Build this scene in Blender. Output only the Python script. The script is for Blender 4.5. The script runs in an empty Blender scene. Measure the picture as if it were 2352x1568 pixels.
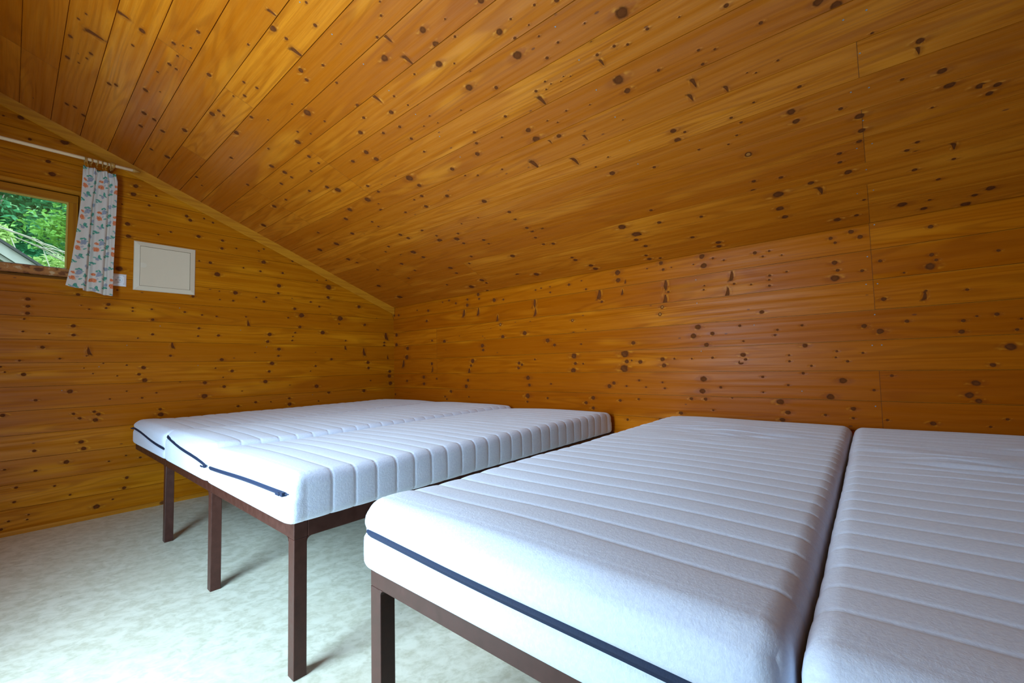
import bpy, bmesh, math, random
from mathutils import Vector, Matrix, noise

# ---------------------------------------------------------------- camera, world, lights, exposure
scene = bpy.context.scene
COL = scene.collection
cam_data = bpy.data.cameras.new('camera')
cam = bpy.data.objects.new('camera', cam_data)
COL.objects.link(cam)
R_ = Vector((0.65109376, -0.75865994, -0.02262782))
U_ = Vector((-0.02625346, -0.05230605, 0.99828595))
D_ = Vector((0.75854313, 0.64938369, 0.05397359))
CP = Vector((-2.561415, -3.789802, 0.898890))
cam.matrix_world = Matrix(((R_.x, U_.x, -D_.x, CP.x), (R_.y, U_.y, -D_.y, CP.y), (R_.z, U_.z, -D_.z, CP.z), (0, 0, 0, 1)))
cam_data.sensor_width = 36.0
cam_data.lens = 15.1145
cam_data.clip_start = 0.02
scene.camera = cam

world = bpy.data.worlds.new('overcast_sky')
scene.world = world
world.use_nodes = True
wb = world.node_tree.nodes['Background']
wb.inputs['Color'].default_value = (0.74, 0.90, 1.0, 1)
wb.inputs['Strength'].default_value = 4.2

def area(name, loc, rot, sx, sy, power, color):
    l = bpy.data.lights.new(name, 'AREA')
    l.shape = 'RECTANGLE'; l.size = sx; l.size_y = sy; l.energy = power; l.color = color
    o = bpy.data.objects.new(name, l); COL.objects.link(o)
    o.location = loc; o.rotation_euler = rot
    return o
DOOR_Y0, DOOR_Y1, DOOR_H = -2.95, -2.00, 2.02
area('door_daylight', (-3.22, (DOOR_Y0 + DOOR_Y1) / 2, 1.03), (0, -math.pi / 2, math.radians(13)), 1.9, 0.80, 88, (0.51, 0.77, 1.0)).data.spread = math.radians(155)

vs = scene.view_settings
vs.view_transform = 'Standard'; vs.look = 'None'; vs.gamma = 1.0; vs.use_curve_mapping = False
vs.exposure = 0.0
scene.display_settings.display_device = 'sRGB'

# ---------------------------------------------------------------- node helpers
class NT:
    def __init__(self, name):
        self.m = bpy.data.materials.new(name); self.m.use_nodes = True
        self.t = self.m.node_tree; self.n = self.t.nodes
        self.b = self.n['Principled BSDF']
    def node(self, typ, **kw):
        x = self.n.new(typ)
        for k, v in kw.items(): setattr(x, k, v)
        return x
    def put(self, sock, v):
        if isinstance(v, bpy.types.NodeSocket): self.t.links.new(v, sock)
        elif v is not None:
            if isinstance(v, (tuple, list)) and len(v) == 3 and sock.type == 'RGBA': v = (*v, 1)
            sock.default_value = v
    def math(self, op, a, b=None, c=None, clamp=False):
        x = self.node('ShaderNodeMath', operation=op, use_clamp=clamp)
        self.put(x.inputs[0], a); self.put(x.inputs[1], b) if b is not None else None
        if c is not None: self.put(x.inputs[2], c)
        return x.outputs[0]
    def vec(self, a=0.0, b=0.0, c=0.0):
        x = self.node('ShaderNodeCombineXYZ')
        for i, v in enumerate((a, b, c)): self.put(x.inputs[i], v)
        return x.outputs[0]
    def sep(self, v):
        x = self.node('ShaderNodeSeparateXYZ'); self.put(x.inputs[0], v)
        return x.outputs[0], x.outputs[1], x.outputs[2]
    def attr(self, name):
        x = self.node('ShaderNodeAttribute', attribute_name=name)
        return x.outputs['Vector']
    def noise(self, v, scale=1.0, detail=2.0, rough=0.5, dist=0.0):
        x = self.node('ShaderNodeTexNoise'); self.put(x.inputs['Vector'], v)
        self.put(x.inputs['Scale'], scale); self.put(x.inputs['Detail'], detail)
        self.put(x.inputs['Roughness'], rough); self.put(x.inputs['Distortion'], dist)
        return x.outputs['Fac']
    def white(self, v):
        x = self.node('ShaderNodeTexWhiteNoise', noise_dimensions='3D'); self.put(x.inputs['Vector'], v)
        return x.outputs['Value']
    def mix(self, f, a, b, blend='MIX'):
        x = self.node('ShaderNodeMix', data_type='RGBA', blend_type=blend)
        self.put(x.inputs[0], f); self.put(x.inputs[6], a); self.put(x.inputs[7], b)
        return x.outputs[2]
    def rng(self, v, a, b, c=0.0, d=1.0, smooth=True):
        x = self.node('ShaderNodeMapRange')
        if smooth: x.interpolation_type = 'SMOOTHSTEP'
        for i, q in enumerate((v, a, b, c, d)): self.put(x.inputs[i], q)
        return x.outputs[0]
    def bump(self, h, strength=0.3, dist=0.01, normal=None):
        x = self.node('ShaderNodeBump'); self.put(x.inputs['Strength'], strength)
        self.put(x.inputs['Distance'], dist); self.put(x.inputs['Height'], h)
        if normal is not None: self.put(x.inputs['Normal'], normal)
        return x.outputs[0]
    def obj_co(self):
        return self.node('ShaderNodeTexCoord').outputs['Object']
    def gen(self, name):
        return self.node('ShaderNodeTexCoord').outputs[name]
    def set(self, **kw):
        names = dict(color='Base Color', rough='Roughness', metal='Metallic', normal='Normal', spec='Specular IOR Level',
                     coat='Coat Weight', coat_rough='Coat Roughness', sheen='Sheen Weight', sheen_rough='Sheen Roughness',
                     trans='Transmission Weight', sss='Subsurface Weight')
        for k, v in kw.items(): self.put(self.b.inputs[names[k]], v)
        return self.m

# ---------------------------------------------------------------- knotty pine boards
H = 0.1383          # board height on the walls
Z0 = 1.3884         # one joint of the wall boards
CX0, CSX = -1.034, 0.1278   # ceiling joints along x
SLOPE, CZ = 0.388, 1.506    # ceiling: z = CZ - SLOPE * x

def pine(name, seams, tint=(1, 1, 1), spec=0.25, bump=0.5):
    N = NT(name)
    u, v, _ = N.sep(N.attr('board'))
    kx, ky, kR = N.sep(N.attr('knot_near'))
    jx, jy, kt = N.sep(N.attr('knot_next'))
    pi_ = N.math('FLOOR', v)
    seg = None
    for (pos, prob, salt) in seams:
        w = N.white(N.vec(pi_, salt, 0.0))
        on = N.math('LESS_THAN', w, prob)
        s = N.math('MULTIPLY', N.math('GREATER_THAN', u, pos), on)
        seg = s if seg is None else N.math('ADD', seg, s)
    if seg is None: seg = N.math('MULTIPLY', u, 0.0)
    rnd = N.white(N.vec(pi_, seg, 3.0))
    rnd2 = N.white(N.vec(pi_, seg, 8.0))
    # distance from the nearest knot, in knot radii
    wob = N.noise(N.vec(N.math('MULTIPLY', u, 60.0), N.math('MULTIPLY', v, 8.0), 1.0), 1.0, 1.0)
    wob = N.math('MULTIPLY', N.math('SUBTRACT', wob, 0.5), 0.55)
    def length(a, b, sa=1.0):
        return N.math('SQRT', N.math('ADD', N.math('POWER', N.math('MULTIPLY', a, sa), 2.0), N.math('POWER', b, 2.0)))
    spike = N.math('COMPARE', kt, 1.0, 0.2)
    kxs = N.math('MULTIPLY', kx, N.math('ADD', 1.0, N.math('MULTIPLY', spike, N.math('MULTIPLY', ky, 0.75))))
    kxs = N.math('ADD', kxs, N.math('MULTIPLY', spike, N.math('MULTIPLY', ky, 0.5)))
    d1 = N.math('ADD', length(kxs, ky), wob)
    d2 = N.math('ADD', length(jx, jy), wob)
    dh = N.math('MINIMUM', length(kx, ky, 0.5), length(jx, jy, 0.5))
    d = N.math('MINIMUM', d1, d2)
    win = N.math('POWER', N.math('MAXIMUM', N.math('SUBTRACT', 1.0, N.math('DIVIDE', length(kx, ky, 0.5), 1.6)), 0.0), 2.0)
    shift = N.math('MULTIPLY', N.math('MULTIPLY', ky, kR), N.math('MULTIPLY', win, 1.1))
    w = N.math('SUBTRACT', N.math('MULTIPLY', v, H), shift)
    seed = N.math('ADD', N.math('MULTIPLY', pi_, 1.731), N.math('MULTIPLY', seg, 5.37))
    # contour-line growth rings, long streaks and fibres
    n1 = N.noise(N.vec(N.math('MULTIPLY', u, 0.55), N.math('MULTIPLY', w, 7.5), seed), 1.0, 1.5, 0.45)
    rings = N.math('SINE', N.math('MULTIPLY', n1, 105.0))
    rings = N.rng(rings, -0.2, 1.0)
    streak = N.noise(N.vec(N.math('MULTIPLY', u, 0.9), N.math('MULTIPLY', w, 38.0), seed), 1.0, 3.0, 0.6)
    fibre = N.noise(N.vec(N.math('MULTIPLY', u, 9.0), N.math('MULTIPLY', w, 420.0), seed), 1.0, 2.0, 0.6)
    broad = N.noise(N.vec(N.math('MULTIPLY', u, 1.6), N.math('MULTIPLY', w, 9.0), N.math('ADD', seed, 40.0)), 1.0, 2.0, 0.5)
    light = (0.55 * tint[0], 0.212 * tint[1], 0.018 * tint[2])
    deep = (0.37 * tint[0], 0.113 * tint[1], 0.006 * tint[2])
    ring_c = (0.24 * tint[0], 0.062 * tint[1], 0.003 * tint[2])
    c = N.mix(N.rng(rnd, 0.0, 1.0, 0.0, 1.0, False), light, deep)
    c = N.mix(N.rng(streak, 0.35, 0.72, 0.0, 0.68), c, deep)
    c = N.mix(N.math('MULTIPLY', rings, N.rng(broad, 0.35, 0.7, 0.10, 0.60)), c, ring_c)
    c = N.mix(N.rng(fibre, 0.35, 0.7, 0.0, 0.26), c, ring_c)
    blot = N.noise(N.vec(N.math('MULTIPLY', u, 5.0), N.math('MULTIPLY', w, 16.0), N.math('ADD', seed, 77.0)), 1.0, 2.0, 0.6)
    c = N.mix(N.rng(blot, 0.56, 0.74, 0.0, 0.45), c, deep)
    c = N.mix(N.rng(broad, 0.52, 0.78, 0.0, 0.55), c, (0.64 * tint[0], 0.28 * tint[1], 0.035 * tint[2]))
    # pin knots scattered through the boards
    pv = N.node('ShaderNodeTexVoronoi', feature='F1')
    N.put(pv.inputs['Vector'], N.vec(N.math('MULTIPLY', u, 9.0), N.math('MULTIPLY', w, 20.0), seed)); N.put(pv.inputs['Scale'], 1.0)
    _, _, pz = N.sep(pv.outputs['Color'])
    pd = pv.outputs['Distance']
    pin = N.math('MULTIPLY', N.rng(pd, 0.10, 0.05), N.math('GREATER_THAN', pz, 0.80))
    # knot halo, pale lobes painting sheen beside the knot, and core
    c = N.mix(N.rng(dh, 1.7, 0.75, 0.0, 0.38), c, (0.20 * tint[0], 0.050 * tint[1], 0.004))
    pale = N.noise(N.vec(N.math('MULTIPLY', kx, 0.55), N.math('MULTIPLY', ky, 0.7), N.math('MULTIPLY', seed, 3.1)), 1.0, 1.0)
    pale = N.math('MULTIPLY', N.rng(pale, 0.50, 0.72), N.math('MULTIPLY', N.rng(dh, 1.58, 0.9), N.rng(dh, 0.45, 0.95)))
    c = N.mix(N.math('MULTIPLY', pale, 0.42), c, (0.78 * tint[0], 0.40 * tint[1], 0.10 * tint[2]))
    core = N.rng(d, 1.20, 0.62)
    rim = N.math('MULTIPLY', N.rng(d, 0.45, 0.85), core)
    kc = N.mix(N.noise(N.vec(N.math('MULTIPLY', kx, 1.2), N.math('MULTIPLY', ky, 1.2), seed), 1.0, 2.0), (0.075, 0.018, 0.006), (0.17, 0.050, 0.012))
    kc = N.mix(N.math('MULTIPLY', rim, 0.7), kc, (0.05, 0.014, 0.005))
    is_nail = N.math('COMPARE', kt, 2.0, 0.2)
    is_ring = N.math('COMPARE', kt, 3.0, 0.2)
    ringm = N.math('MULTIPLY', is_ring, N.rng(d, 0.62, 0.42))
    kc = N.mix(ringm, kc, (0.36, 0.14, 0.03))
    c = N.mix(N.math('MULTIPLY', core, N.math('SUBTRACT', 1.0, is_nail)), c, kc)
    c = N.mix(N.math('MULTIPLY', pin, 0.8), c, (0.13, 0.036, 0.012))
    nail = N.math('MULTIPLY', is_nail, N.rng(length(kx, ky), 1.0, 0.8))
    c = N.mix(nail, c, (0.24, 0.26, 0.27))
    # butt joints between board ends
    joint = None
    for (pos, prob, salt) in seams:
        wv = N.math('LESS_THAN', N.white(N.vec(pi_, salt, 0.0)), prob)
        q = N.math('MULTIPLY', N.rng(N.math('ABSOLUTE', N.math('SUBTRACT', u, pos)), 0.0016, 0.0006), wv)
        joint = q if joint is None else N.math('MAXIMUM', joint, q)
    hgt = N.math('ADD', N.math('MULTIPLY', streak, 0.35), N.math('MULTIPLY', fibre, 0.06))
    hgt = N.math('ADD', hgt, N.math('MULTIPLY', N.rng(dh, 1.8, 0.3), 0.55))
    hgt = N.math('SUBTRACT', hgt, N.math('MULTIPLY', N.rng(d, 1.0, 0.7), 0.30))
    hgt = N.math('ADD', hgt, N.math('MULTIPLY', broad, 0.9))
    if joint is not None:
        c = N.mix(N.math('MULTIPLY', joint, 0.75), c, (0.09, 0.028, 0.008))
    nrm = N.bump(hgt, bump, 0.0035)
    rough = N.rng(streak, 0.3, 0.8, 0.30, 0.40, False)
    sp = N.math('MULTIPLY', N.math('MULTIPLY', N.math('SUBTRACT', 1.0, core), N.rng(streak, 0.30, 0.72, 1.7, 0.35)), spec)
    return N.set(color=c, rough=rough, normal=nrm, spec=sp)

def plain_pine(name, axis='x', col=(0.66, 0.31, 0.065), dark=(0.46, 0.18, 0.028), worn=0.0):
    N = NT(name)
    x, y, z = N.sep(N.obj_co())
    a = {'x': (x, y, z), 'y': (y, x, z), 'z': (z, x, y)}[axis]
    n = N.noise(N.vec(N.math('MULTIPLY', a[0], 1.5), N.math('MULTIPLY', a[1], 60.0), N.math('MULTIPLY', a[2], 60.0)), 1.0, 3.0)
    c = N.mix(N.rng(n, 0.3, 0.75), col, dark)
    vr = N.node('ShaderNodeTexVoronoi')
    N.put(vr.inputs['Vector'], N.vec(N.math('MULTIPLY', a[0], 5.5), N.math('MULTIPLY', a[1], 9.0), N.math('MULTIPLY', a[2], 9.0)))
    N.put(vr.inputs['Scale'], 1.0)
    c = N.mix(N.rng(vr.outputs['Distance'], 0.14, 0.08, 0, 0.85), c, (0.10, 0.03, 0.01))
    if worn:
        wn = N.noise(N.vec(N.math('MULTIPLY', x, 22.0), N.math('MULTIPLY', y, 9.0), N.math('MULTIPLY', z, 26.0)), 1.0, 3.0, 0.6)
        c = N.mix(N.rng(wn, 0.50, 0.62, 0, worn), c, (0.17, 0.052, 0.016))
        c = N.mix(N.rng(wn, 0.42, 0.30, 0, worn), c, (0.62, 0.42, 0.22))
    return N.set(color=c, rough=0.42, spec=0.18, normal=N.bump(n, 0.3, 0.002))

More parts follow.
